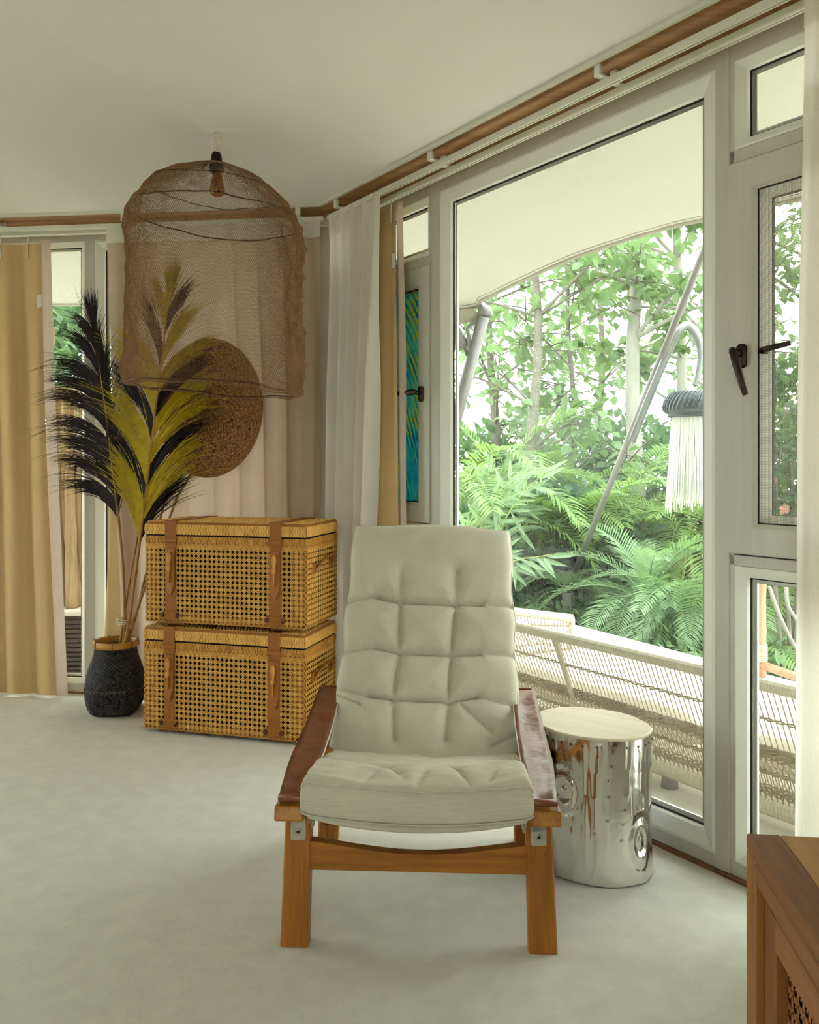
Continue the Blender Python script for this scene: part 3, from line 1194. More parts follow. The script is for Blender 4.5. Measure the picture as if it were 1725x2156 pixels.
# plumes
MT['stem'] = wood('bamboo_stem', (122, 84, 34), (168, 124, 58), 'Z', .5, 30)
MT['plume_black'] = simple('black_plume_hair', (34, 18, 20), .6, var=.25, vscale=40)
MT['plume_yellow'] = simple('yellow_plume_hair', (176, 152, 22), .6, var=.18, vscale=30)
MT['twine'] = simple('white_twine', (206, 196, 178), .8)


def bez(pts, n):
    """Catmull-Rom through pts"""
    pts = [Vector(p) for p in pts]
    P = [pts[0] * 2 - pts[1]] + pts + [pts[-1] * 2 - pts[-2]]
    out = []
    m = len(pts) - 1
    for k in range(n + 1):
        t = k / n * m
        i = min(int(t), m - 1)
        f = t - i
        a, b, c, d = P[i], P[i + 1], P[i + 2], P[i + 3]
        out.append(0.5 * ((2 * b) + (c - a) * f + (2 * a - 5 * b + 4 * c - d) * f * f + (3 * b - a - 3 * c + d) * f ** 3))
    return out


def stem_mesh(t, path, r0, r1, nodes=7, name='stem', mat='stem'):
    P = bez(path, 40)
    mb = MB()
    rad = []
    for i in range(len(P)):
        f = i / (len(P) - 1)
        r = lerp(r0, r1, f)
        if nodes and i % (40 // nodes) == 0:
            r *= 1.28
        rad.append(r)
    mb.tube(P, rad, 8)
    mb.build(name, mat, t, smooth=True)
    return P


def tuft(t, mat, base, along, side, length, count, spread, droop, rnd, width=.0013, fan=0.10):
    """a lock of long soft barbs: starts along the stem and sweeps outwards"""
    mb = MB()
    for k in range(count):
        f = k / max(1, count - 1)
        st = base + along * (fan * (f - .5))
        L = length * (0.72 + .36 * rnd.random())
        ang = spread * (.75 + .35 * f) + rnd.uniform(-.10, .10)
        if rnd.random() < .10:
            ang += rnd.uniform(-.25, .4)
            L *= 1.2
        d0 = along * math.cos(ang * .45) + side * math.sin(ang * .45)
        d1 = along * math.cos(ang) + side * math.sin(ang)
        dz = Vector((0, 1, 0)) * rnd.uniform(-.10, .10)
        pts = [st]
        p = st.copy()
        for q in range(6):
            g = (q + .5) / 6
            d = (lerp(d0, d1, min(1, g * 1.6)) + dz * g).normalized()
            p = p + d * (L / 6) + Vector((0, 0, -droop * L * g * g * .4)) + Vector((rnd.uniform(-1, 1), rnd.uniform(-1, 1), rnd.uniform(-1, 1))) * (.004 * g)
            pts.append(p.copy())
        mb.tube(pts, [width, width * 1.15, width * 1.1, width, width * .8, width * .55, width * .2], 3, cap=False)
    return mb.build('tuft', mat, t, fix=False)


def plume(name, label, path, tip_from, tufts_side, rnd_seed, pattern, L0=.34, count=64, spread=(.75, .9), side_y=0.0):
    rnd = random.Random(rnd_seed)
    t = thing(name, label, 'dried plume', path[0])
    P = stem_mesh(t, path, .0085, .0035)
    N = len(P) - 1
    i0 = int(tip_from * N)
    M = tufts_side
    # wrapped cord along the quill
    mb = MB()
    for i in range(i0, N):
        for q in (0, .33, .66):
            p = lerp(P[i], P[i + 1], q)
            tdir = (P[i + 1] - P[i]).normalized()
            a = tdir.orthogonal().normalized()
            b = tdir.cross(a)
            rr = lerp(.0098, .005, i / N)
            mb.tube([p + (a * math.cos(x) + b * math.sin(x)) * rr for x in [k * math.pi / 3 for k in range(6)]], .0013, 4, closed=True)
    mb.build('quill_wrap', 'brown_lace' if pattern == 'k' else 'bamboo_rim', t)
    for k in range(M):
        f = k / (M - 1)
        i = min(N - 1, int(lerp(i0, N - 1, f)))
        p = P[i]
        along = (P[i + 1] - P[i]).normalized()
        sx = Vector((1, side_y, 0))
        side = (sx - along * sx.dot(along)).normalized()
        for sgn in (-1, 1):
            mat = 'plume_black'
            if pattern == 'y':
                mat = 'plume_black' if (k + 2 * (sgn > 0)) % 3 == 2 else 'plume_yellow'
                if k == 0 and sgn > 0:
                    mat = 'plume_black'
            Lk = L0 * piece([0, .2, .6, .9, 1], [.95, 1.05, 1.0, .82, .62], f)
            sp = lerp(spread[0], spread[1], f) * (1.0 if f < .85 else .55)
            if pattern == 'k' and sgn > 0:
                Lk *= .95
                sp *= .16
            tuft(t, mat, p, along, side * sgn, Lk, count, sp, .30 if pattern == 'k' else .16, rnd, fan=.10, width=.0017)
    tuft(t, 'plume_yellow' if pattern == 'y' else 'plume_black', P[-1], (P[-1] - P[-2]).normalized(), Vector((1, 0, 0)), L0 * .62, count, .12, .0, rnd, fan=.02)
    tuft(t, 'plume_yellow' if pattern == 'y' else 'plume_black', P[-1], (P[-1] - P[-2]).normalized(), Vector((-1, 0, 0)), L0 * .62, count, .12, .0, rnd, fan=.02)
    return t


vb = Vector((vx, vy, 0))
plume('black_plume', 'all black dried plume leaning left out of the basket vase',
      [vb + Vector((.005, 0, .23)), at(262, 1335, 4.13), at(258, 1180, 4.12), at(240, 1010, 4.11), at(222, 860, 4.10), at(202, 715, 4.08)], .54, 9, 5, 'k', .36, 100, (1.05, .95))
plume('yellow_plume', 'yellow and black dried plume standing in the basket vase behind the pendant lamp',
      [vb + Vector((.015, -.02, .23)), at(268, 1330, 4.08), at(288, 1190, 4.06), at(306, 1050, 4.03), at(328, 860, 4.0), at(352, 660, 3.98)], .50, 10, 6, 'y', .40, 120, (.62, .92))
# a second bamboo cane and the two canes of the woven fan
for lb, pa in (('thin bamboo cane standing upright in the basket vase', [vb + Vector((.0, .03, .23)), at(258, 1320, 4.16), at(275, 1210, 4.17), at(300, 1080, 4.16)]),
               ('dark bamboo cane leaning right behind the upper trunk', [vb + Vector((.03, .0, .23)), at(285, 1300, 4.14), at(312, 1190, 4.19), at(346, 1060, 4.20), at(364, 1010, 4.20)])):
    t = thing('bamboo_cane', lb, 'bamboo cane', pa[0])
    stem_mesh(t, pa, .0065, .005, 9)
t = thing('twine_binding', 'white twine tied round the bamboo stems above the basket rim', 'twine', at(262, 1305, 4.12))
mb = MB()
for k in range(3):
    c_ = at(263, 1302 + 4 * k, 4.115)
    mb.tube([c_ + Vector((.034 * math.cos(a), .055 * math.sin(a), .003 * math.sin(a * 2 + k))) for a in [q * math.pi / 10 for q in range(20)]], .0022, 6, closed=True)
c_ = at(250, 1300, 4.06)
mb.tube([c_, c_ + Vector((-.02, 0, .012)), c_ + Vector((-.028, -.01, .03))], .0018, 5)
mb.build('twine', 'twine', t, smooth=True)

# woven fan
m, nt, bs = new_mat('seagrass_weave')
v = coords(nt)
f = noise_node(nt, v, 130, 3)
col = ramp(nt, f, [(0.32, lin((92, 58, 26))), (0.68, lin((160, 112, 58)))])
link(nt, col, bs.inputs['Base Color'])
bs.inputs['Roughness'].default_value = .75
MT['seagrass'] = m
fan = thing('woven_fan', 'round brown woven seagrass fan leaning behind the plumes', 'fan', at(404, 1000, 4.16))
fc = at(440, 858, 4.12)
NRg, NAg = 44, 150
fid = []
mb = MB()
for side in (0, 1):
    for j in range(NRg + 1):
        row = []
        rr = .255 * j / NRg
        for k in range(NAg):
            a = 2 * math.pi * k / NAg
            sx = rr * math.cos(a) * .98
            sz = rr * math.sin(a) * 1.3
            q = a - 2.2
            hgt = .0022 * (1 if ((k // 2) + j // 2) % 2 else -1) if 1 < j < NRg - 1 else 0
            y = (-.006 - hgt if side == 0 else .006) + .03 * (sx / .25) ** 2
            if j == NRg:
                y = .03 * (sx / .25) ** 2
            row.append(mb.add(fc + Vector((sx, y + .10 * sz, sz))))
        fid.append(row)
for side in (0, 1):
    o_ = side * (NRg + 1)
    for j in range(NRg):
        for k in range(NAg):
            k2 = (k + 1) % NAg
            q = (fid[o_ + j][k], fid[o_ + j][k2], fid[o_ + j + 1][k2], fid[o_ + j + 1][k])
            mb.face(*q)
mb.build('leaf_disc', 'seagrass', fan, fix=False)
mb = MB()
mb.tube([fc + Vector((.25 * math.cos(a), .03 * math.cos(a) ** 2 + .033 * math.sin(a), .332 * math.sin(a))) for a in [k * math.pi / 40 for k in range(80)]], .007, 6, closed=True)
mb.build('rim', 'seagrass', fan, smooth=True)
stem_mesh(fan, [vb + Vector((.02, .01, .24)), at(290, 1280, 4.15), at(330, 1170, 4.18), at(372, 1050, 4.18), at(404, 990, 4.17), at(440, 860, 4.15)], .007, .006, 10, 'handle')

# ================================================================== PENDANT LAMP
MT['wire'] = simple('copper_knit_wire', (134, 98, 66), .55, .15, var=.2, vscale=30)
MT['wire_dark'] = simple('dark_hoop_wire', (84, 50, 30), .5, .3, var=.2, vscale=30)
MT['amber'] = simple('amber_bulb_glass', (150, 92, 40), .05, var=.1, spec=.8, translucent=.35)
MT['black_rubber'] = simple('black_socket', (26, 20, 18), .5)
MT['white_tape'] = simple('white_cord_wrap', (222, 214, 200), .8, bscale=120, bstr=.3)
LY = 3.47
Lx = at(456, 400, LY).x
lamp = thing('pendant_lamp', 'large pendant lamp with a brown knitted wire mesh shade', 'pendant lamp', (Lx, LY, 2.38))
zt_ = 2.452 + 0.115
ctop = at(459, 278, LY)
mb = MB()
pp = [ctop + Vector((.006, 0, .02)), ctop, ctop + Vector((.002, 0, -.03)), at(457, 312, LY), at(456, 330, LY)]
mb.tube(bez(pp, 26), [.013 + .002 * math.sin(k * 2.1) for k in range(27)], 10)
cord = mb.build('cord', 'white_tape', lamp, smooth=True)
for k in range(11):
    p = lerp(ctop, at(457, 326, LY), k / 10)
    mb = MB()
    mb.tube([p + Vector((.0145 * math.cos(a), .0145 * math.sin(a), .003 * math.cos(a))) for a in [q * math.pi / 6 for q in range(12)]], .003, 6, closed=True)
    mb.build('wrap', 'white_tape', cord, smooth=True)
mb = MB()
mb.tube([ctop + Vector((.01, 0, 0)), ctop + Vector((.03, -.005, .004)), ctop + Vector((.042, -.01, -.006))], .003, 6)
mb.build('wire_end', 'wire', lamp)
hz = at(456, 335, LY).z
mb = MB(Matrix.Translation((Lx, LY, 0)))
mb.lathe([(.008, hz + .03), (.016, hz + .027), (.021, hz + .012), (.023, hz - .006), (.029, hz - .024), (.030, hz - .05)], 20)
mb.build('socket', 'black_rubber', lamp, smooth=True)
zb_ = at(456, 378, LY).z
mb = MB(Matrix.Translation((Lx + .003, LY, 0)))
mb.lathe([(.012, hz - .05), (.018, zb_ + .02), (.023, zb_), (.026, zb_ - .02), (.030, zb_ - .035), (.031, zb_ - .046), (.026, zb_ - .06), (.014, zb_ - .068), (.004, zb_ - .07)], 20)
mb.build('bulb', 'amber', lamp, smooth=True)

SH_R, SH_T, SH_B = .368, 2.245, 1.515
prof = [(.030, 2.47), (.10, 2.452), (.19, 2.415), (.27, 2.355), (.335, 2.285), (.366, 2.235), (.366, 2.15), (.362, 2.0), (.368, 1.85), (.372, 1.70), (.376, 1.58), (.372, 1.52), (.352, 1.508), (.33, 1.512)]
KS = LY / 3.63
prof = [(r * KS, EYE + (z - EYE) * KS) for r, z in prof]
acc = [0.0]
for (r1, z1), (r2, z2) in zip(prof, prof[1:]):
    acc.append(acc[-1] + math.hypot(r2 - r1, z2 - z1))


def shade_pt(l, a, extra=0.0):
    r = piece(acc, [p[0] for p in prof], l)
    z = piece(acc, [p[1] for p in prof], l)
    k = min(1.0, l / .35)
    cx, sx = math.cos(a), math.sin(a)
    dn = .016 * nz(cx * 3.0, sx * 3.0, l * 9.0) * k + .010 * nz(cx * 7 + 3, sx * 7, l * 22.0) * k
    if cx > .8:                                    # seam where the knit is joined
        dn += .010 * nz(l * 60.0, 3.0, 1.0) * (cx - .8) * 5
    r += dn + extra
    z += .012 * nz(cx * 2.0 + 8, sx * 2.0, l * 5.0) * k - .022 * cx * k
    return Vector((Lx - .004 + r * cx, LY + r * sx, z))


CELL = .0085
rows = int(acc[-1] / CELL)
mb = MB()
for i in range(rows):
    l = (i + .5) * CELL
    r = piece(acc, [p[0] for p in prof], l)
    n = max(24, int(2 * math.pi * r / CELL)) * 2
    pts = []
    for k in range(n):
        a = 2 * math.pi * k / n
        up = 1 if (k + (i % 2)) % 2 == 0 else -1
        pts.append(shade_pt(l + up * CELL * .55, a, .0006 * up))
    rad = .00085
    # three-sided wire, built directly for speed
    base = len(mb.v)
    for k in range(n):
        p = pts[k]
        out = Vector((p.x - Lx, p.y - LY, 0))
        out = out.normalized() if out.length > 1e-6 else Vector((1, 0, 0))
        mb.v.append(p + out * rad)
        mb.v.append(p - out * rad * .5 + Vector((0, 0, rad)))
        mb.v.append(p - out * rad * .5 - Vector((0, 0, rad)))
    for k in range(n):
        k2 = (k + 1) % n
        for q in range(3):
            q2 = (q + 1) % 3
            mb.f.append((base + 3 * k + q, base + 3 * k + q2, base + 3 * k2 + q2, base + 3 * k2 + q))
shade = mb.build('shade', 'wire', lamp, fix=False)
shade['label'] = 'brown knitted wire mesh shade'
shade['kind'] = 'stuff'
for l, rr, nm in ((acc[5] - .01, .0026, 'hoop'), (acc[11], .0032, 'hoop'), (acc[5] * .62, .0018, 'hoop')):
    mb = MB()
    mb.tube([shade_pt(l, k * math.pi / 48) for k in range(96)], rr, 6, closed=True)
    mb.build(nm, 'wire_dark', shade, smooth=True)
mb = MB()
for k in range(90):                                # frayed ends along the seam
    l = lerp(acc[5], acc[11], k / 90)
    a = random.uniform(-.18, .18)
    p = shade_pt(l, a)
    mb.tube([p, p + Vector((random.uniform(.0, .014), random.uniform(-.01, .01), random.uniform(-.006, .012)))], .001, 3)
o = mb.build('frayed_seam', 'wire', shade, fix=False)
o['kind'] = 'stuff'
#@@PART3

# ================================================================== LOUNGE CHAIR
MT['teak_z'] = wood('teak_upright', (128, 74, 20), (172, 108, 34), 'Z', .42, 22)
MT['teak_x'] = wood('teak_across', (128, 74, 20), (172, 108, 34), 'X', .42, 22)
MT['teak_y'] = wood('teak_rail', (136, 84, 26), (176, 118, 42), 'Y', .42, 22)
MT['linen_v'] = fabric('oatmeal_linen', (192, 186, 168), 620, .10, 'Z', big=9)
MT['linen_h'] = fabric('oatmeal_linen_across', (192, 186, 168), 620, .10, 'X', big=9)
MT['leather'] = simple('worn_brown_leather', (118, 64, 42), .3, var=.22, vscale=18, bscale=13, bstr=.6, bdist=.008, spec=.7)
MT['leather_edge'] = simple('leather_cut_edge', (196, 180, 158), .8)
MT['steel'] = simple('brushed_steel', (176, 170, 156), .38, .85, var=.12, vscale=40, bscale=90, bstr=.15)
MT['steel_dark'] = simple('dark_bolt', (58, 48, 40), .45, .7)
chair = thing('lounge_chair', 'low wooden lounge chair with tufted oatmeal cushion and brown leather arms', 'chair', (0.02, 2.105, 0), math.radians(-3.0))
MC = WORLD['lounge_chair']


def skew_box(mb, x0b, x1b, x0t, x1t, y0, y1, z0, z1, b=.004):
    """upright post whose foot and head differ in x; small chamfers on the long edges"""
    def ringz(x0, x1, z, k=1.0):
        q = [(x0 + b, y0), (x1 - b, y0), (x1, y0 + b), (x1, y1 - b), (x1 - b, y1), (x0 + b, y1), (x0, y1 - b), (x0, y0 + b)]
        return [mb.add((x, y, z)) for x, y in q]
    A, B = ringz(x0b, x1b, z0), ringz(x0t, x1t, z1)
    mb.face(*A[::-1]); mb.face(*B)
    for k in range(8):
        k2 = (k + 1) % 8
        mb.face(A[k], A[k2], B[k2], B[k])


for sx in (-1, 1):
    mb = MB(MC)
    a = sorted((sx * .343, sx * .272)); b = sorted((sx * .328, sx * .264))
    skew_box(mb, a[0], a[1], b[0], b[1], 0.0, .042, 0.0, .336)
    mb.build('leg', 'teak_z', chair)
    mb = MB(MC)
    a = sorted((sx * .345, sx * .28)); b = sorted((sx * .33, sx * .27))
    skew_box(mb, a[0], a[1], b[0], b[1], .60, .645, 0.0, .300)
    mb.build('leg', 'teak_z', chair)
    # side rail with blunt front end
    mb = MB(MC)
    x0, x1 = sorted((sx * .345, sx * .272))
    A = [mb.add(p) for p in ((x0, -.062, .336), (x1, -.062, .336), (x1, -.055, .372), (x0, -.055, .372))]
    B = [mb.add(p) for p in ((x0, .74, .300), (x1, .74, .300), (x1, .74, .334), (x0, .74, .334))]
    mb.face(*A); mb.face(*B[::-1])
    for k in range(4):
        mb.face(A[k], A[(k + 1) % 4], B[(k + 1) % 4], B[k])
    rail = mb.build('side_rail', 'teak_y', chair)
    bev = rail.modifiers.new('bevel', 'BEVEL'); bev.width = .005; bev.segments = 2
    # back upright
    mb = MB(MC)
    x0, x1 = sorted((sx * .262, sx * .228))
    A = [mb.add(p) for p in ((x0, .52, .17), (x1, .52, .17), (x1, .56, .14), (x0, .56, .14))]
    B = [mb.add(p) for p in ((x0, .98, .86), (x1, .98, .86), (x1, 1.02, .83), (x0, 1.02, .83))]
    mb.face(*A[::-1]); mb.face(*B)
    for k in range(4):
        mb.face(A[k], A[(k + 1) % 4], B[(k + 1) % 4], B[k])
    mb.build('back_upright', 'teak_z', chair)
    # steel plate with bolt on the leg
    xc = sx * .296
    mb = MB(MC)
    pts = []
    for (cx, cz, a0) in ((.014, .018, 0), (-.014, .018, 90), (-.014, -.018, 180), (.014, -.018, 270)):
        for q in range(5):
            a = math.radians(a0 + q * 22.5)
            pts.append((xc + cx + .005 * math.cos(a), .290 + cz + .005 * math.sin(a)))
    lo = [mb.add((x, .0005, z)) for x, z in pts]; hi = [mb.add((x, -.0035, z)) for x, z in pts]
    mb.face(*hi)
    for k in range(len(pts)):
        mb.face(lo[k], lo[(k + 1) % len(pts)], hi[(k + 1) % len(pts)], hi[k])
    mb.bbox((xc - .018, -.0035, .300), (xc + .018, .0, .334), .001)
    plate = mb.build('steel_plate', 'steel', chair)
    mb = MB(MC @ Matrix.Translation((xc, -.0035, .289)) @ Matrix.Rotation(math.radians(90), 4, 'X'))
    mb.lathe([(.0078, 0), (.0078, .003), (.0055, .0045), (.0045, .0035), (.0, .0030)], 16, cap=False)
    mb.build('bolt', 'steel', plate, smooth=True)
    mb = MB(MC @ Matrix.Translation((xc, -.0075, .289)) @ Matrix.Rotation(math.radians(90), 4, 'X'))
    mb.lathe([(.0042, 0), (.0040, .001)], 12)
    mb.build('bolt_socket', 'steel_dark', plate)
    # rectangular loop that holds the leather arm
    mb = MB(MC)
    xa, xb = sx * .272 - .0, sx * .334
    mb.tube([(xa, -.050, .368), (xa, -.046, .392), (xb, -.046, .392), (xb, -.050, .368)], .003, 6)
    mb.build('arm_ring', 'steel', chair)
    # leather arm: a sagging strap from the front loop to the back upright
    mb = MB(MC)
    NV = 26

    def strap(u, v, off=0.0):
        y = lerp(-.05, .66, v)
        z = piece([-.05, -.03, .05, .2, .4, .55, .66], [.388, .396, .398, .402, .420, .448, .470], y)
        w = piece([0, .12, .35, .7, 1], [.062, .066, .084, .08, .07], v)
        xc_ = piece([0, .2, 1], [.303, .310, .312], v)
        cup = .006 * (2 * u - 1) ** 2
        x = sx * (xc_ + (u - .5) * w)
        z += cup + .004 * nz(u * 3, v * 14, 3 * sx) - off
        return (x, y + .002 * nz(u * 4, v * 9, 1), z)
    A = mb.grid(7, NV, lambda u, v: strap(u, v))
    B = mb.grid(7, NV, lambda u, v: strap(u, v, .004))
    for j in range(NV - 1):
        mb.face(A[j][0], A[j + 1][0], B[j + 1][0], B[j][0])
        mb.face(A[j][6], A[j + 1][6], B[j + 1][6], B[j][6])
    arm = mb.build('leather_arm', 'leather', chair, smooth=True)
    mb = MB(MC)
    mb.tube([(sx * .268, -.046, .389), (sx * .290, -.047, .390), (sx * .336, -.046, .389)], .0085, 10)
    mb.build('arm_roll', 'leather', arm, smooth=True)
    mb = MB(MC)
    inner = [Vector(strap(0 if sx > 0 else 0, j / 24, .001)) for j in range(25)]
    mb.tube([p + Vector((-sx * .002, 0, 0)) for p in inner], .0022, 5)
    mb.build('arm_piping', 'leather_edge', arm, smooth=True)
    mb = MB(MC)                                      # rear crossbar the arm is folded over, and its leather drop
    mb.tube([(sx * .24, .668, .462), (sx * .340, .668, .462)], .008, 8)
    mb.build('arm_peg', 'teak_x', chair)
    mb = MB(MC)
    mb.bbox(*[tuple(x) for x in (Vector((min(sx * .272, sx * .340), .676, .36)), Vector((max(sx * .272, sx * .340), .682, .474)))], .002)
    mb.build('arm_flap', 'leather', arm)
    # chain hooks tying the sling to the rail
    mb = MB(MC)
    for q in range(3):
        cz = .352 - q * .011
        ax = Vector((1, 0, 0)) if q % 2 else Vector((0, 1, 0))
        mb.tube([Vector((sx * .262, -.03, cz)) + ax * (.005 * math.cos(a)) + Vector((0, 0, .008 * math.sin(a))) for a in [k * math.pi / 5 for k in range(10)]], .0016, 5, closed=True)
    mb.tube([(sx * .258, .0, .325), (sx * .258, -.002, .31), (sx * .262, -.004, .300)], .004, 6)
    mb.build('hook_chain', 'steel', chair)

# front stretcher with its hollowed top edge
mb = MB(MC)
NS = 24
secs = []
for k in range(NS + 1):
    f = k / NS
    x = lerp(-.268, .268, f)
    zt2 = .2605 - .027 * math.sin(math.pi * f) ** 1.2
    secs.append([mb.add((x, .008, .190)), mb.add((x, .036, .190)), mb.add((x, .036, zt2)), mb.add((x, .008, zt2))])
for A, B in zip(secs, secs[1:]):
    for k in range(4):
        mb.face(A[k], A[(k + 1) % 4], B[(k + 1) % 4], B[k])
mb.face(*secs[0]); mb.face(*secs[-1][::-1])
mb.build('front_stretcher', 'teak_x', chair)
mb = MB(MC)
mb.bbox((-.27, .61, .10), (.27, .635, .16), .004)
mb.build('rear_stretcher', 'teak_x', chair)
mb = MB(MC)
mb.bbox((-.228, .955, .755), (.228, .985, .80), .004)
mb.build('back_crossbar', 'teak_x', chair)


# canvas sling with rolled front hem
def sling(u, v):
    x = lerp(-.262, .262, u)
    sag = 1 - (2 * u - 1) ** 2
    y = piece([0, .15, .5, .6, 1], [-.055, .05, .40, .52, .99], v)
    z = piece([0, .15, .5, .6, 1], [.352, .340, .235, .215, .815], v)
    k = piece([0, .5, 1], [1, .6, .35], v)
    return (x, y + .02 * sag * v, z - .027 * sag * k)


mb = MB(MC)
mb.grid(25, 40, sling)
sl_ = mb.build('canvas_sling', 'linen_h', chair, smooth=True)
sm = sl_.modifiers.new('thick', 'SOLIDIFY'); sm.thickness = .004
mb = MB(MC)
hem = [Vector(sling(k / 30, 0)) for k in range(31)]
mb.tube(hem, [.0125 - .004 * abs(2 * k / 30 - 1) ** 6 for k in range(31)], 12, flat=.85)
mb.build('rolled_hem', 'linen_h', sl_, smooth=True)


def seg_dist(p, a, b):
    ab = b - a
    t = max(0, min(1, (p - a).dot(ab) / ab.length_squared))
    return (p - (a + ab * t)).length, t


def warp(t):                                         # cluster samples towards both ends
    return math.copysign(1 - (1 - abs(t)) ** 1.6, t)


# seat cushion
def seat_surface(u, v, side):
    """u, v in -1..1; v=-1 is the front edge"""
    U, V = warp(u), warp(v)
    eu = max(0, 1 - abs(U) ** 34) ** .24
    ev = max(0, 1 - abs(V) ** 40) ** .22
    e = min(1, eu) * min(1, ev)
    y = lerp(-.072, .50, (V + 1) / 2)
    x = U * (.279 + .004 * math.sin(3 * V))
    cz = piece([-.072, .0, .1, .25, .5], [.392, .392, .378, .335, .275], y)
    cz -= .022 * (1 - U * U) * piece([-.072, .2, .5], [1.0, .7, .5], y)
    T = .056
    if side > 0:
        h = T * e
        h += .016 * e * (1 - U * U) ** .7 * math.exp(-((y - .06) / .12) ** 2) * .6
        # pulled folds near the two front tufts and along the crest
        P = Vector((x, y))
        for (a, b, dpt, w) in FOLDS:
            d, t = seg_dist(P, a, b)
            h -= 1.5 * dpt * math.exp(-d / w) * (1 - .55 * abs(2 * t - 1)) * e
        h += .004 * nz(x * 22, y * 22, 2.0) * e + .005 * nz(x * 9, y * 30, 5.0) * e
    else:
        h = -T * e * .60
    bulge = .006 * (1 - V * V)
    return (x, y - (.010 * (1 - (h / T) ** 2) * max(0, (-V - .9) * 10) if abs(h) <= T else 0), cz + h)


V2 = lambda a, b: Vector((a, b))
FOLDS = [(V2(-.092, .13), V2(-.092, .13001), .034, .030), (V2(.09, .12), V2(.09, .12001), .030, .028),
         (V2(-.092, .13), V2(-.03, -.02), .010, .012), (V2(-.092, .13), V2(-.25, .22), .012, .014), (V2(-.092, .13), V2(.09, .12), .014, .014),
         (V2(.09, .12), V2(.13, -.05), .012, .010), (V2(.09, .12), V2(.26, .15), .010, .012), (V2(.02, .05), V2(.0, -.06), .010, .010),
         (V2(.20, .06), V2(.17, -.05), .008, .010), (V2(-.10, .03), V2(-.13, -.05), .008, .012)]
mb = MB(MC)
GU, GV = 130, 110
A = mb.grid(GU, GV, lambda u, v: seat_surface(2 * u - 1, 2 * v - 1, 1))
B = mb.grid(GU, GV, lambda u, v: seat_surface(2 * u - 1, 2 * v - 1, -1))
seat = mb.build('seat_cushion', 'linen_h', chair, smooth=True, fix=False)
for sd in (1, -1):
    mb = MB(MC)
    mb.tube([Vector(seat_surface(lerp(-.955, .955, k / 60), -.93, sd)) + Vector((0, -.003, .001 * sd)) for k in range(61)], .0024, 5)
    mb.build('seam', 'linen_h', seat, smooth=True)

# back cushion: v=0 at the seat, 1 at the top
BACK0, BACK1 = Vector((0, .405, .235)), Vector((0, .955, .955))
bdir = (BACK1 - BACK0)
BL = bdir.length
bd = bdir.normalized()
bn = Vector((0, -bd.z, bd.y))                        # towards the sitter
TUFTS = []


def bv(v):                                           # measured on the visible face (0.45,0.30)-(0.95,0.9475)
    p = Vector((0, .45 + .5 * v, .30 + .6475 * v))
    return (p - BACK0).dot(bd)


rows_v = [bv(.645), bv(.425), bv(.235)]
cols = [(-.098, .088), (-.088, .076), (-.100, .070)]
CREASE = []
for (vv_, (a, b)) in zip(rows_v, cols):
    TUFTS += [V2(a, vv_), V2(b, vv_ - .006)]
    CREASE.append((V2(a, vv_), V2(b, vv_ - .006), .020, .0085))
for i, vv_ in enumerate(rows_v):
    a, b = cols[i]
    # arcs running out to both edges
    m1 = V2(a - .085, vv_ + (.020 if i != 2 else .012))
    CREASE += [(V2(a, vv_), m1, .020, .0085), (m1, V2(-.30, vv_ + (-.002 if i != 2 else .05)), .012, .011)]
    m2 = V2(b + .09, vv_ + .000 + (.012 if i == 2 else 0))
    CREASE += [(V2(b, vv_ - .006), m2, .018, .009), (m2, V2(.30, vv_ + (.0 if i != 2 else -.02)), .011, .012)]
for i in range(2):
    for c in (0, 1):
        CREASE.append((V2(cols[i][c], rows_v[i]), V2(cols[i + 1][c], rows_v[i + 1]), .015, .011))
for c in (0, 1):
    CREASE.append((V2(cols[2][c], rows_v[2]), V2(cols[2][c] * .9, rows_v[2] - .13), .012, .014))
    CREASE.append((V2(cols[0][c], rows_v[0]), V2(cols[0][c] * 1.0, rows_v[0] + .11), .009, .018))
CREASE += [(V2(.085, rows_v[2]), V2(.20, rows_v[2] - .10), .008, .012), (V2(.28, .17), V2(.20, .13), .010, .010), (V2(-.28, rows_v[2] + .02), V2(-.2, rows_v[2] - .02), .009, .009)]


def back_surface(u, v, side):
    U, V = warp(u), warp(v)
    eu = max(0, 1 - abs(U) ** 20) ** .32
    ev = max(0, 1 - abs(V) ** 30) ** .30
    e = eu * ev
    w = (V + 1) / 2 * BL
    f = w / BL
    half_w = piece([0, .3, .6, 1.0], [.292, .286, .284, .276], f) - .004 * math.cos(w * 28)
    x = U * half_w
    T = .05
    if side > 0:
        h = T * e + .020 * e * (1 - abs(U) ** 2.5)
        P = V2(x, w)
        dmax = 0
        for (a, b, dp, wd) in CREASE:
            if abs(P.y - a.y) > .2 and abs(P.y - b.y) > .2:
                continue
            d, t = seg_dist(P, a, b)
            dmax = max(dmax, 1.6 * dp * math.exp(-d / (wd * .7)) + dp * .7 * math.exp(-(d / .042) ** 2))
        for tp in TUFTS:
            d = (P - tp).length
            dmax = max(dmax, .036 * math.exp(-d / .016) + .012 * math.exp(-(d / .05) ** 2))
        h -= dmax * min(1, e * 1.2)
        h += .003 * nz(x * 14, w * 14, 9.0) * e
    else:
        h = -T * e
    lean = -.010 * (U) * f
    x *= 1 + .02 * max(0, f - .85) / .15
    w += .016 * abs(U) ** 5 * max(0, f - .8) / .2 - .006 * max(0, f - .8) / .2
    p = BACK0 + bd * (w + .012 * math.sin(x * 9 + 1.0) * (f > .9) * (f - .9) * 10 - .016 * x / .28 * max(0, f - .5) * 2) + bn * (h + .0)
    sway = -.05 * (1 - (2 * f - 1) ** 2) * .35
    p += bn * sway
    return (x + .012 * f, p.y, p.z)


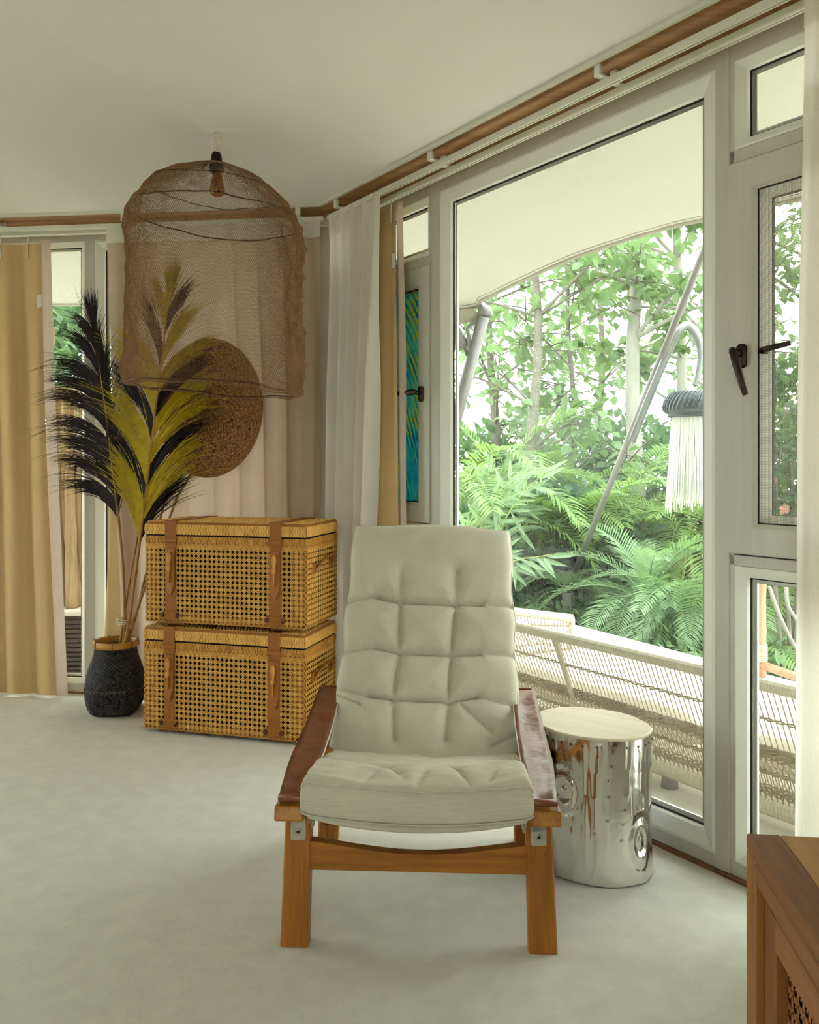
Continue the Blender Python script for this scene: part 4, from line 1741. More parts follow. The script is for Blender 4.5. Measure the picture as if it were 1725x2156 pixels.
mb = MB(MC)
GU, GV = 190, 270
A = mb.grid(GU, GV, lambda u, v: back_surface(2 * u - 1, 2 * v - 1, 1))
mb.grid(60, 80, lambda u, v: back_surface(2 * u - 1, 2 * v - 1, -1))
bc = mb.build('back_cushion', 'linen_v', chair, smooth=True, fix=False)
mb = MB(MC)                                           # stitched edge cord around the front face
loop = []
for k in range(160):
    q = k / 160 * 4
    i, f = int(q), (q - int(q)) * 2 - 1
    uv = [(f, .985), (.975, -f), (-f, -.985), (-.975, f)][i]
    loop.append(Vector(back_surface(uv[0] if abs(uv[0]) < .97 else math.copysign(.93, uv[0]), uv[1] if abs(uv[1]) < .98 else math.copysign(.95, uv[1]), 1)))
mb.tube(loop, .0022, 5, closed=True)
mb.build('edge_cord', 'linen_v', bc, smooth=True)
for tp in TUFTS:
    pass

# ================================================================== METAL CLAD STUMP
m, nt, bs = new_mat('hammered_aluminium')
v = coords(nt)
bs.inputs['Metallic'].default_value = 1.0
bs.inputs['Roughness'].default_value = .13
col = ramp(nt, noise_node(nt, v, 6, 3), [(.3, (.66, .65, .61, 1)), (.7, (.80, .79, .75, 1))])
link(nt, col, bs.inputs['Base Color'])
bump(nt, bs, noise_node(nt, v, 16, 2), .12, .012)
MT['alu'] = m
MT['rivet_grey'] = simple('grey_rivet', (104, 96, 84), .35, .7)
MT['ash_top'] = wood('pale_ash_top', (186, 172, 146), (208, 196, 172), 'X', .5, 9)
st_c = Vector((.548, 2.575, 0))
st_rz = math.radians(-38)
stool = thing('stump_side_table', 'silver metal clad tree stump side table with pale wooden top', 'side table', st_c, st_rz)
MS = WORLD['stump_side_table']
SH = .421
RA, RB = .181, .150
NA, NZS = 220, 110
seams = [(.15 + .42 * k + .2 * math.sin(k * 2.7), .03 * math.sin(k * 5.1)) for k in range(15)]


def ang_px(px):                                       # azimuth (stool frame) of the point of the side seen at that column
    X = (px - 862.5) / FOC
    best = (9, 0)
    for k in range(360):
        a = math.radians(k)
        q = MS @ Vector((RA * math.cos(a), RB * math.sin(a), .2))
        nrm = MS.to_3x3() @ Vector((math.cos(a) / RA, math.sin(a) / RB, 0))
        if nrm.dot(Vector((0, 0, .2)) - q) < 0:
            continue
        d = abs(q.x / q.y - X)
        if d < best[0]:
            best = (d, a)
    return best[1]


knots = [(ang_px(1186), .255, .045), (ang_px(1352), .120, .052)]
seam_a = [(ang_px(p0), ang_px(p1)) for p0, p1 in ((1166, 1172), (1186, 1208), (1206, 1190), (1231, 1226), (1262, 1246), (1322, 1308), (1290, 1275), (1346, 1350))]


def adiff(a, b):
    return (a - b + math.pi) % (2 * math.pi) - math.pi


def stump_pt(u, v):
    a = 2 * math.pi * u
    z = .004 + (SH - .010) * v
    fl = 1 + .012 * max(0, (.12 - z) / .12) ** 2 - .015 * math.sin(math.pi * z / SH)
    r0 = fl
    d = .006 * nz(math.cos(a) * 3, math.sin(a) * 3, z * 4) + .0022 * nz(math.cos(a) * 8, math.sin(a) * 8, z * 7)
    d += .0008 * nz(math.cos(a) * 20, math.sin(a) * 20, z * 16)
    for (ka, kz, kr) in knots:
        dx = adiff(a, ka) * .17
        dz = (z - kz) * .72
        q = math.hypot(dx, dz) / kr
        if q < 1.3:
            d += .004 * math.cos(q * 9.5) * max(0, 1 - q / 1.3) ** .5 - .004 * math.exp(-(q / .22) ** 2)
    for (a0, a1) in seam_a:
        ac = a0 + adiff(a1, a0) * (1 - v) + .03 * math.sin(z * 14 + a0 * 5)
        da = adiff(a, ac)
        d += .0032 * (math.exp(-max(0, da) / .05) if da > 0 else 0) * min(1, 8 * v * (1.02 - v))
    return Vector(((RA * r0 + d) * math.cos(a), (RB * r0 + d) * math.sin(a), z))


mb = MB(MS)
ids = mb.grid(NA, NZS, stump_pt, wrap=True)
mb.face(*ids[0])
mb.build('metal_cladding', 'alu', stool, smooth=True)
mb = MB(MS)
edge = [stump_pt(k / 110, 1.0) for k in range(110)]
lo = [mb.add((p.x * .995, p.y * .995, SH - .014)) for p in edge]
hi = [mb.add((p.x * .992, p.y * .992, SH - .001)) for p in edge]
hi2 = [mb.add((p.x * .975, p.y * .975, SH + .001)) for p in edge]
for k in range(110):
    k2 = (k + 1) % 110
    mb.face(lo[k], lo[k2], hi[k2], hi[k])
    mb.face(hi[k], hi[k2], hi2[k2], hi2[k])
mb.face(*hi2)
mb.build('wooden_top', 'ash_top', stool)
for k in range(30):
    p = stump_pt((k + .3 * math.sin(k * 7)) / 30, .955)
    a = math.atan2(p.y, p.x)
    mb = MB(MS @ Matrix.Translation(p) @ Matrix.Rotation(a, 4, 'Z') @ Matrix.Rotation(math.radians(90), 4, 'Y'))
    mb.lathe([(.0042, -.001), (.0038, .0018), (.002, .0028)], 8)
    mb.build('rivet', 'rivet_grey', stool, smooth=True)

# ================================================================== CABINET AT THE RIGHT
MT['cab_y'] = wood('cabinet_teak_long', (112, 66, 28), (152, 96, 46), 'Y', .45, 16)
MT['cab_z'] = wood('cabinet_teak_upright', (112, 64, 26), (150, 94, 42), 'Z', .45, 16)
MT['cab_top'] = wood('cabinet_teak_top', (158, 106, 56), (196, 146, 88), 'Y', .45, 12)
CT = .72
Yc = (EYE - CT) * FOC / (1754 - HOR)
cc = Vector(((1572 - 862.5) * Yc / FOC, Yc, 0))        # far left top corner
crz = -math.radians(6.6)
CW, CLn = .46, 1.15
M0 = Matrix.Translation(cc) @ Matrix.Rotation(crz, 4, 'Z')
cab_c = M0 @ Vector((CW / 2, -CLn / 2, 0))
cab = thing('cabinet', 'teak cabinet with a rattan cane door in the lower right corner', 'cabinet', cab_c, crz)
MK = M0


def cbox(name, lo, hi, mat, parent=None, b=.003):
    mb = MB(MK)
    mb.bbox(lo, hi, b)
    return mb.build(name, mat, parent or cab)


# x to the right, y = 0 at the far end, negative towards the viewer
top_edge = .042
cbox('top_border', (0, -CLn, CT - .020), (top_edge, 0, CT), 'cab_y', b=.0015)
nb = 4
bw = (CW - top_edge) / nb
for k in range(nb):
    cbox('top_plank', (top_edge + k * bw + .0006, -CLn, CT - .020), (top_edge + (k + 1) * bw - .0006, 0, CT - .0006), 'cab_top', b=.0012)
cbox('corner_post', (.0, -.042, 0), (.044, 0, CT - .020), 'cab_z', b=.0015)
cbox('corner_post', (.002, -CLn + .002, 0), (.044, -CLn + .042, CT - .020), 'cab_z', b=.0015)
cbox('corner_post', (CW - .044, -.042, 0), (CW - .002, -.002, CT - .020), 'cab_z', b=.0015)
cbox('corner_post', (CW - .044, -CLn + .002, 0), (CW - .002, -CLn + .042, CT - .020), 'cab_z', b=.0015)
cbox('top_rail', (.0, -CLn + .042, CT - .046), (.040, -.042, CT - .020), 'cab_y', b=.0015)
cbox('bottom_rail', (.004, -CLn + .042, .05), (.040, -.042, .10), 'cab_y')
cbox('back_panel', (CW - .03, -CLn + .042, .06), (CW - .012, -.042, CT - .034), 'cab_y')
cbox('end_panel', (.044, -.032, .06), (CW - .044, -.014, CT - .034), 'cab_z')
cbox('end_panel', (.044, -CLn + .014, .06), (CW - .044, -CLn + .032, CT - .034), 'cab_z')
cbox('bottom_panel', (.03, -CLn + .042, .06), (CW - .03, -.042, .078), 'cab_y')
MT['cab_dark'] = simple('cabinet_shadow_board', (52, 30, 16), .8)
MT['cab_cane'] = cane_color('cabinet_cane', (120, 72, 30), (160, 104, 50), 1)
dl = (CLn - .088) / 2
for k in range(2):
    y1 = -.044 - k * dl
    y0 = y1 - dl + .004
    z0, z1 = .104, CT - .063
    door = thing('door', None, None, M0 @ Vector((.02, (y0 + y1) / 2, z0)), crz)
    bpy.data.objects[door.name].parent = cab
    door.matrix_local = WORLD[cab.name].inverted() @ WORLD[door.name]
    fw = .042
    for lo, hi, mt in (((.010, y0, z0), (.034, y0 + fw, z1), 'cab_z'), ((.010, y1 - fw, z0), (.034, y1, z1), 'cab_z'),
                       ((.010, y0 + fw, z1 - fw), (.034, y1 - fw, z1), 'cab_y'), ((.010, y0 + fw, z0), (.034, y1 - fw, z0 + fw), 'cab_y')):
        cbox('door_frame', lo, hi, mt, door, .002)
    mb = MB()
    u_ = (M0.to_3x3() @ Vector((0, -1, 0)))
    PITCH = .0195
    o_ = M0 @ Vector((.024, y1 - fw, z0 + fw))
    cane_panel(mb, o_, u_, Vector((0, 0, 1)), M0.to_3x3() @ Vector((-1, 0, 0)), (y1 - y0) - 2 * fw, z1 - z0 - 2 * fw, 0)
    cane_diagonals(mb, o_, u_, Vector((0, 0, 1)), M0.to_3x3() @ Vector((-1, 0, 0)), (y1 - y0) - 2 * fw, z1 - z0 - 2 * fw, 0)
    cp = mb.build('cane_panel', 'cab_cane', door, fix=False)
    cp['kind'] = 'stuff'
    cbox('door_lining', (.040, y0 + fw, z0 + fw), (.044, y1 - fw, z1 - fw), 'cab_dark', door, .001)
cbox('shadow_board', (.046, -CLn + .044, .08), (.05, -.044, CT - .04), 'cab_dark')  # added dark sheet: shade of the gap under the top rail put into colour
#@@PART4

# ================================================================== OUTSIDE: TERRACE, CANOPY, STEEL
MT['terrace'] = simple('white_terrace_render', (222, 216, 204), .85, var=.06, vscale=5, bscale=60, bstr=.15)
MT['earth'] = simple('garden_earth', (128, 108, 84), .95, var=.3, vscale=3, bscale=20, bstr=.4, bdist=.05)
MT['grass_mat'] = simple('green_ground', (96, 134, 74), .9, var=.35, vscale=5)
ZT = -0.12
mb = MB()
tp = [(-9.5, 8.4), (-.2, 8.0), (0.957, 7.74), (2.03, 5.74), (5.4, -.55), (5.4, -7.5), (-11, -7.5)]
mb.prism(tp, ZT - .35, ZT)
tag(mb.build('terrace', 'terrace'), 'pale plastered terrace outside the garden window', kind='structure')
mb = MB()
mb.grid(40, 40, lambda u, v: (lerp(-45, 45, u), lerp(-30, 60, v), -.62 + .1 * nz(u * 12, v * 12)))
tag(mb.build('ground', 'earth'), 'reddish garden earth between the plants', kind='structure')

# tensile canopy
MT['canopy'] = fabric('cream_canopy_cloth', (166, 163, 150), 300, .03, translucent=.06, tcol=(216, 212, 196), big=2.0)
edge = [(-6.2, 7.2, 2.30), (-4.2, 6.35, 2.36), (-2.48, 6.2, 2.357), (-1.0, 6.15, 2.33)]
for px, py, Y in ((958, 650, 6.0), (1020, 628, 5.75), (1100, 590, 5.4), (1200, 545, 5.05), (1300, 510, 4.75), (1400, 480, 4.47), (1507, 455, 4.25), (1630, 428, 4.0), (1700, 412, 3.88)):
    edge.append(tuple(at(px, py, Y)))
edge += [(2.7, 2.7, 2.40), (3.5, 1.5, 2.33), (4.1, .3, 2.2)]
inner = []
lens = [(Vector(edge[k]) - Vector(edge[k - 1])).length if k else 0 for k in range(len(edge))]
ie = [WL.p(5.0, -.13, 2.66), WL.p(3.9, -.13, 2.66), WL.p(2.3, -.13, 2.66), WL.p(.9, -.13, 2.66), WL.p(.15, -.14, 2.66), WR.p(.0, -.15, 2.66), WR.p(.25, -.13, 2.66), WR.p(.6, -.13, 2.66), WR.p(1.0, -.13, 2.66), WR.p(1.4, -.13, 2.66),
      WR.p(1.9, -.13, 2.66), WR.p(2.3, -.13, 2.66), WR.p(2.6, -.13, 2.66), WR.p(3.2, -.13, 2.66), WR.p(3.9, -.13, 2.66), WR.p(4.6, -.13, 2.66)]
E = bez(edge, 120)
I = bez(ie, 120)
mb = MB()
mb.grid(121, 14, lambda u, v: lerp(I[round(u * 120)], E[round(u * 120)], v) + Vector((0, 0, -.05 * math.sin(math.pi * v) + .004 * nz(u * 30, v * 4))))
canopy = thing('tent_canopy', 'cream tensile tent canopy stretched over the terrace outside', 'canopy', (1.0, 5.0, 2.4))
mb.build('cloth', 'canopy', canopy, smooth=True)
mb = MB()
mb.tube(E, .016, 8)
hemo = mb.build('hem', 'canopy', canopy, smooth=True)
mb = MB()
mb.tube([lerp(E[k], I[k], .035) + Vector((0, 0, -.006)) for k in range(121)], .004, 5)
mb.build('seam', 'canopy', canopy)

MT['steel_pole'] = simple('weathered_steel_pole', (116, 114, 110), .45, .15, var=.12, vscale=12)
mast = thing('canopy_mast', 'leaning steel mast with ball head holding the canopy corner', 'mast', at(945, 1000, 6.0))
mb = MB()
a_, b_ = at(1018, 668, 5.86), at(925, 1010, 5.9)
mb.tube([b_, a_], .043, 16)
mb.build('tube', 'steel_pole', mast, smooth=True)
mb = MB(Matrix.Translation(at(1021, 656, 5.86)))
mb.lathe([(.02, -.04), (.042, -.03), (.052, -.005), (.05, .015), (.036, .036), (.015, .046)], 20)
mb.build('ball', 'steel_pole', mast, smooth=True)
mb = MB()
mb.tube([at(940, 670, 5.95), at(978, 730, 5.9)], .045, 14)
mb.build('strut', 'steel_pole', mast, smooth=True)
mb = MB()
q = [at(940, 652, 5.9), at(995, 650, 5.88), at(1012, 660, 5.88), at(1000, 676, 5.9), at(960, 684, 5.92), at(940, 680, 5.92)]
lo = [mb.add(p) for p in q]; hi = [mb.add(p + Vector((0, .03, .004))) for p in q]
mb.face(*lo); mb.face(*hi[::-1])
for k in range(6):
    mb.face(lo[k], lo[(k + 1) % 6], hi[(k + 1) % 6], hi[k])
pl_ = mb.build('corner_plate', 'steel', mast)
mb = MB()
mb.tube([at(975, 725, 5.88), at(992, 765, 5.86), at(985, 690, 5.86), at(1006, 672, 5.86)], .014, 8)
mb.build('shackle', 'steel_pole', mast)
pole = thing('guy_pole', 'long thin steel pole leaning across the garden view', 'pole', at(1175, 1296, 9.2))
mb = MB()
mb.tube([at(1172, 1302, 9.2), at(1512, 455, 4.4)], [.030, .019], 12)
mb.build('tube', 'steel_pole', pole, smooth=True)
for px, py, Y in ((1437, 642, 5.05), (1494, 500, 4.56)):
    mb = MB()
    mb.tube([at(px - 4, py + 10, Y + .03), at(px + 4, py - 10, Y - .03)], .027, 12)
    mb.build('clamp', 'steel_pole', pole)

# hooked hanger with the fringed lamp
MT['galv'] = simple('galvanised_strip', (120, 126, 122), .4, .4, var=.12)
LYo = 5.3
hook = thing('lamp_hook', 'curved galvanised hook arching from the leaning pole', 'hook', at(1335, 1015, LYo))
mb = MB()
hp = bez([at(1330, 930, 5.55), at(1370, 830, 5.45), at(1410, 735, 5.35), at(1428, 700, LYo), at(1448, 685, LYo), at(1468, 706, LYo), at(1476, 745, LYo), at(1470, 790, LYo), at(1462, 812, LYo)], 60)
mb.tube(hp, [.020] * 40 + [lerp(.020, .010, k / 20) for k in range(21)], 8, flat=1.3)
mb.build('strip', 'galv', hook, smooth=True)
MT['black_metal'] = simple('dark_grey_vent_metal', (62, 68, 70), .35, .5, var=.2, vscale=20)
MT['fringe'] = simple('white_fringe', (236, 238, 230), .8, var=.03, translucent=.35)
lc = at(1466, 850, LYo)
tl_ = thing('fringed_lantern', 'dark ribbed disc lantern with long white fringe hanging in the garden', 'lantern', lc)
ML = Matrix.Translation(lc)
mb = MB(ML)
mb.lathe([(.13, -.086), (.165, -.084), (.175, -.07), (.17, -.066), (.188, -.055), (.193, -.03), (.192, .0), (.183, .03), (.165, .055), (.13, .07), (.04, .078)], 48)
disc = mb.build('disc', 'black_metal', tl_, smooth=True)
for k in range(40):
    a = 2 * math.pi * k / 40
    mb = MB(ML)
    pts = []
    for q, (r, z) in enumerate(((.194, -.045), (.199, -.015), (.194, .012), (.180, .040), (.158, .062), (.125, .076))):
        aa = a + q * .055
        pts.append((r * math.cos(aa), r * math.sin(aa), z))
    mb.tube(pts, .0065, 5, flat=.6)
    mb.build('fin', 'black_metal', disc)
mb = MB(ML)
mb.tube([(0, 0, .07), (0, 0, .10), Vector(at(1462, 812, LYo)) - lc], .004, 6)
mb.build('cord', 'galv', tl_)
mb = MB(ML)
rnd = random.Random(3)
for layer in range(4):
    n = 170
    for k in range(n):
        a = 2 * math.pi * (k + rnd.random()) / n
        r0 = .135 - .02 * layer
        L = rnd.uniform(.50, .60) - .04 * layer
        sp = rnd.uniform(.025, .05)
        w = .006
        pts = []
        for q in range(4):
            f = q / 3
            r = r0 + sp * f + rnd.uniform(-.006, .006)
            aa = a + rnd.uniform(-.03, .03)
            pts.append((r * math.cos(aa), r * math.sin(aa), -.075 - L * f))
        mb.tube(pts, [w, w, w * .9, w * .4], 3, cap=False)
fr_ = mb.build('fringe', 'fringe', tl_, fix=False)
fr_['kind'] = 'stuff'
mb = MB(ML)  # added white core that brightens the dark gaps between the fringe strands
mb.lathe([(.12, -.07), (.125, -.2), (.135, -.4), (.14, -.58)], 24, cap=False)
mb.build('fringe_fill_core', 'fringe', tl_, smooth=True)

# ---- rattan sofa on the terrace ---------------------------------------------------
MT['rattan'] = simple('cream_rattan', (188, 180, 160), .55, var=.10, vscale=60, bscale=500, bstr=.3, stretch=(1, 1, 1))
MT['rattan_dk'] = simple('tan_rattan_strand', (152, 138, 114), .6, var=.15, vscale=60)
MT['cushion_w'] = fabric('white_outdoor_cushion', (228, 222, 208), 500, .03, big=5)
N_T, N_B = -.45, -.66                                    # the back leans: top rail nearer the window than the bottom rail
ZTOP, ZBOT = .452, -.040
S0, S1 = .22, 2.95
sofa = thing('rattan_sofa', 'cream woven rattan sofa standing on the terrace outside the window', 'sofa', WR.p(1.6, -.9, ZT), math.atan2(dR.y, dR.x))


def back_pt(s, f, off=0.0):                             # f = 0 at the bottom rail, 1 at the top rail
    return WR.p(s, lerp(N_B, N_T, f) + off, lerp(ZBOT, ZTOP, f))


def wrapped(name, pts, r, pitch=.011):
    """pole wound with cane: a tube whose radius ripples with every turn"""
    P = [Vector(p) for p in pts]
    L = sum((P[i + 1] - P[i]).length for i in range(len(P) - 1))
    n = max(8, int(L / pitch * 2))
    out, rad = [], []
    for k in range(n + 1):
        d = L * k / n
        i = 0
        while i < len(P) - 2 and d > (P[i + 1] - P[i]).length:
            d -= (P[i + 1] - P[i]).length
            i += 1
        out.append(P[i] + (P[i + 1] - P[i]).normalized() * d)
        rad.append(r * (1.0 if k % 2 else .92))
    mb = MB()
    mb.tube(out, rad, 10)
    return mb.build(name, 'rattan', sofa)


wrapped('top_rail', [back_pt(S0, 1), back_pt(S1, 1)], .022)
wrapped('bottom_rail', [back_pt(S0, 0), back_pt(S1, 0)], .036, .014)
for s in (S0, 1.02, 2.2, S1):
    wrapped('back_post', [back_pt(s + .0, -.02), back_pt(s, .5), back_pt(s, .99)], .017, .008)
for s in (S0, S1):
    e1, e2 = WR.p(s, -1.36, .315), WR.p(s, -1.36, ZT)
    wrapped('arm_rail', [back_pt(s, 1), WR.p(s, -.9, .40), e1], .024)
    wrapped('arm_post', [e1, e2], .020)
    wrapped('arm_base', [back_pt(s, 0), WR.p(s, -1.36, .02)], .028)
wrapped('front_rail', [WR.p(S0, -1.36, .02), WR.p(S1, -1.36, .02)], .030, .014)
MT['grey_foot'] = simple('grey_foot', (128, 122, 110), .7)
for s, n in ((1.452, -.68), (.35, -.68), (2.75, -.68), (.35, -1.33), (2.75, -1.33)):
    mb = MB(Matrix.Translation(WR.p(s, n, ZT)))
    mb.lathe([(.036, 0), (.034, .02), (.028, .06), (.028, .10)], 14)
    mb.build('foot', 'grey_foot', sofa, smooth=True)
mb = MB()                                                # open warp strands above, crossing net below
rnd = random.Random(4)
step = .0225
n = int((S1 - S0) / step)
for k in range(n):
    s = S0 + (k + .5) * step
    mb.tube([back_pt(s + .008, .44), back_pt(s, .97)], .0026, 4, cap=False)
    for sg in (-1, 1):
        mb.tube([back_pt(s, .46), back_pt(s + sg * .024, .33), back_pt(s + sg * .030, .22), back_pt(s + sg * .008, .05)], .0026, 4, cap=False)
w_ = mb.build('warp_strands', 'rattan_dk', sofa, fix=False)
w_['kind'] = 'stuff'
mb = MB()                                                # braided bands
for f0, turns, amp in ((.735, 1, .010), (.50, 3, .012), (.47, 3, .012), (.44, 3, .012), (.41, 2, .012), (.30, 2, .010), (.285, 1, .01), (.17, 2, .012), (.14, 2, .012), (.11, 2, .014)):
    for ph in (0, math.pi, math.pi / 2)[:2 if turns < 3 else 3]:
        pts = []
        m_ = int((S1 - S0) / .012)
        for k in range(m_ + 1):
            s = S0 + (S1 - S0) * k / m_
            w = k * .9 + ph
            pts.append(back_pt(s, f0 + amp * math.sin(w), .006 * math.cos(w)))
        mb.tube(pts, .0034, 4, cap=False)
w_ = mb.build('braided_bands', 'rattan_dk', sofa, fix=False)
w_['kind'] = 'stuff'
mb = MB()                                                # arm weave
for s in (S0, S1):
    for k in range(36):
        q = (k + .5) / 36
        top = lerp(back_pt(s, 1), WR.p(s, -1.36, .315), q)
        bot = lerp(back_pt(s, 0), WR.p(s, -1.36, .02), q)
        mb.tube([bot, top], .0026, 4, cap=False)
    for f in (.35, .42, .55, .85):
        for ph in (0, math.pi):
            mb.tube([lerp(lerp(back_pt(s, 0), WR.p(s, -1.36, .02), k / 60), lerp(back_pt(s, 1), WR.p(s, -1.36, .315), k / 60), f + .012 * math.sin(k * .9 + ph)) for k in range(61)], .0034, 4, cap=False)
w_ = mb.build('arm_strands', 'rattan_dk', sofa, fix=False)
w_['kind'] = 'stuff'


def pillow_box(name, s0, s1, n0, n1, z0, z1):
    mb = MB(WR.M)

    def fn(side):
        def g(u, v):
            U, V = 2 * u - 1, 2 * v - 1
            e = (max(0, 1 - abs(U) ** 8) * max(0, 1 - abs(V) ** 8)) ** .35
            return (lerp(s0, s1, u), lerp(n0, n1, v), (z0 + z1) / 2 + side * (z1 - z0) / 2 * e)
        return g
    mb.grid(30, 20, fn(1)); mb.grid(30, 20, fn(-1))
    return mb.build(name, 'cushion_w', None, smooth=True, fix=False)


wd = (S1 - S0 - .14) / 2
for k in range(2):
    o = pillow_box('seat_cushion', S0 + .07 + k * wd, S0 + .07 + (k + 1) * wd - .01, -1.32, -.72, .03, .19)
    tag(o, ('white seat cushion on the rattan sofa, farther from the viewer', 'white seat cushion on the rattan sofa, nearer half')[k], 'cushion', 'white cushions on the rattan sofa')

# ---- bamboo railing at the terrace edge ---------------------------------------------
MT['bamboo_red'] = wood('reddish_bamboo', (158, 112, 84), (190, 146, 114), 'Z', .5, 14)
MT['rope'] = simple('pale_rope', (206, 190, 158), .9, bscale=200, bstr=.4)
e0, e1 = Vector((2.03, 5.74, ZT)), Vector((.957, 7.74, ZT))
ed = (e1 - e0).normalized()
rail = thing('bamboo_railing', 'reddish bamboo railing at the terrace edge behind the sofa', 'railing', at(1600, 1424, 5.29))
posts = [at(1601, 1424, 5.29), at(1497, 1394, 5.68), at(1725, 1470, 4.81)]
for p in posts:
    mb = MB()
    hgt = (.85 if p is not posts[1] else .86)
    pts = [p + Vector((0, 0, hgt * k / 12)) for k in range(13)]
    mb.tube(pts, [.034 * (1.1 if k % 4 == 0 else 1) for k in range(13)], 12)
    po = mb.build('post', 'bamboo_red', rail, smooth=True)
    mb = MB()
    for k in range(9):
        z = .10 + k * .012
        mb.tube([p + Vector((.039 * math.cos(a), .039 * math.sin(a), z)) for a in [q * math.pi / 6 for q in range(12)]], .006, 5, closed=True)
    for k in range(5):
        z = hgt - .10 + k * .012
        mb.tube([p + Vector((.039 * math.cos(a), .039 * math.sin(a), z)) for a in [q * math.pi / 6 for q in range(12)]], .006, 5, closed=True)
    mb.build('rope_binding', 'rope', po, smooth=True)
for a_, b_, z in ((posts[0], posts[2], .075), (posts[0], posts[2], .80)):
    mb = MB()
    mb.tube([a_ + Vector((0, 0, z)), b_ + Vector((0, 0, z))], .026, 10)
    mb.build('rail', 'bamboo_red', rail, smooth=True)

# ---- outside the far-left window: planter with driftwood poles -------------------------
MT['drift'] = wood('driftwood', (150, 122, 84), (196, 168, 122), 'Z', .7, 24)
MT['dark_slat'] = wood('dark_slats', (58, 46, 38), (92, 76, 62), 'X', .7, 20)
PY = 5.30
pc = at(150, 1424, PY)
plant = thing('slatted_planter', 'dark slatted planter outside the far left window', 'planter', (pc.x, PY + .22, ZT))
nsl = 13
hgt = .375
for k in range(nsl):
    z0 = ZT + .008 + k * hgt / nsl
    mb = MB()
    mb.bbox((pc.x - .75, PY, z0), (pc.x + .75, PY + .03, z0 + hgt / nsl - .007), .003)
    mb.build('slat', 'dark_slat', plant)
mb = MB()
mb.box((pc.x - .74, PY + .034, ZT), (pc.x + .74, PY + .42, ZT + hgt))
mb.build('inner_box', 'dark_slat', plant)
mb = MB()
mb.bbox((pc.x - .77, PY - .015, ZT + hgt), (pc.x + .77, PY + .44, ZT + hgt + .03), .006)
mb.build('capping', 'terrace', plant)
rnd = random.Random(8)
ztop = ZT + hgt + .03
ORD = ['leftmost, tallest driftwood pole in the planter outside the far left window', 'second driftwood pole from the left in the outside planter', 'third driftwood pole from the left in the outside planter',
       'fourth driftwood pole from the left in the outside planter', 'fifth driftwood pole from the left in the outside planter', 'sixth driftwood pole from the left, beside the window mullion',
       'driftwood pole hidden mostly behind the far window mullion', 'bent driftwood pole just right of the far window mullion']
for k, (px0, px1, ytop, r) in enumerate(((112, 108, 690, .026), (126, 122, 815, .034), (140, 138, 808, .030), (151, 147, 805, .036), (163, 160, 812, .028), (172, 178, 835, .030), (196, 200, 820, .034), (214, 222, 830, .028))):
    b0 = at(px0, 1283, PY + .12 + .05 * (k % 3)); b0.z = ztop
    t0 = at(px1, ytop, PY + .16 + .05 * ((k + 1) % 3))
    t = thing('driftwood_pole', ORD[k], 'pole', b0, group='driftwood poles in the slatted planter')
    ptsd = [b0, lerp(b0, t0, .25) + Vector((rnd.uniform(-.02, .02), 0, 0)), lerp(b0, t0, .5) + Vector((rnd.uniform(-.03, .03), 0, 0)), lerp(b0, t0, .75) + Vector((rnd.uniform(-.02, .02), 0, 0)), t0]
    mb = MB()
    mb.tube(bez(ptsd, 20), [r * (1.1 - .25 * q / 20) * (1 + .06 * math.sin(q * 1.7 + k)) for q in range(21)], 9)
    mb.build('trunk', 'drift', t, smooth=True)
#@@PART5

# ================================================================== GARDEN
def leafmat(name, c, tc, rough=.45, tr=.42, var=.22):
    return simple(name, c, rough, var=var, vscale=3.5, spec=.5, translucent=tr, tcol=tc)


MT['areca'] = leafmat('areca_leaf', (122, 150, 88), (140, 170, 90))
MT['areca_dk'] = leafmat('date_palm_leaf', (126, 152, 112), (132, 166, 100))
MT['broad'] = leafmat('broad_shrub_leaf', (98, 128, 102), (106, 142, 84), .35)
MT['lance'] = leafmat('lance_leaf', (138, 164, 128), (146, 174, 116), .4)
MT['treeleaf'] = leafmat('tree_leaf', (114, 138, 98), (132, 160, 98))
MT['hedge'] = leafmat('hedge_leaf', (98, 124, 90), (114, 144, 90))
MT['darkleaf'] = leafmat('dark_shrub_leaf', (66, 92, 66), (84, 120, 66))
MT['flower'] = simple('pink_flower', (206, 148, 136), .6, translucent=.3)
MT['bark'] = simple('grey_bark', (150, 148, 138), .9, var=.2, vscale=10, bscale=40, bstr=.4, stretch=(1, 1, .3))
MT['bark_dk'] = simple('brown_bark', (108, 104, 92), .9, var=.2, vscale=10, bscale=40, bstr=.4)
MT['cane_green'] = simple('palm_cane', (150, 160, 84), .6, var=.15)
ZG = -.58


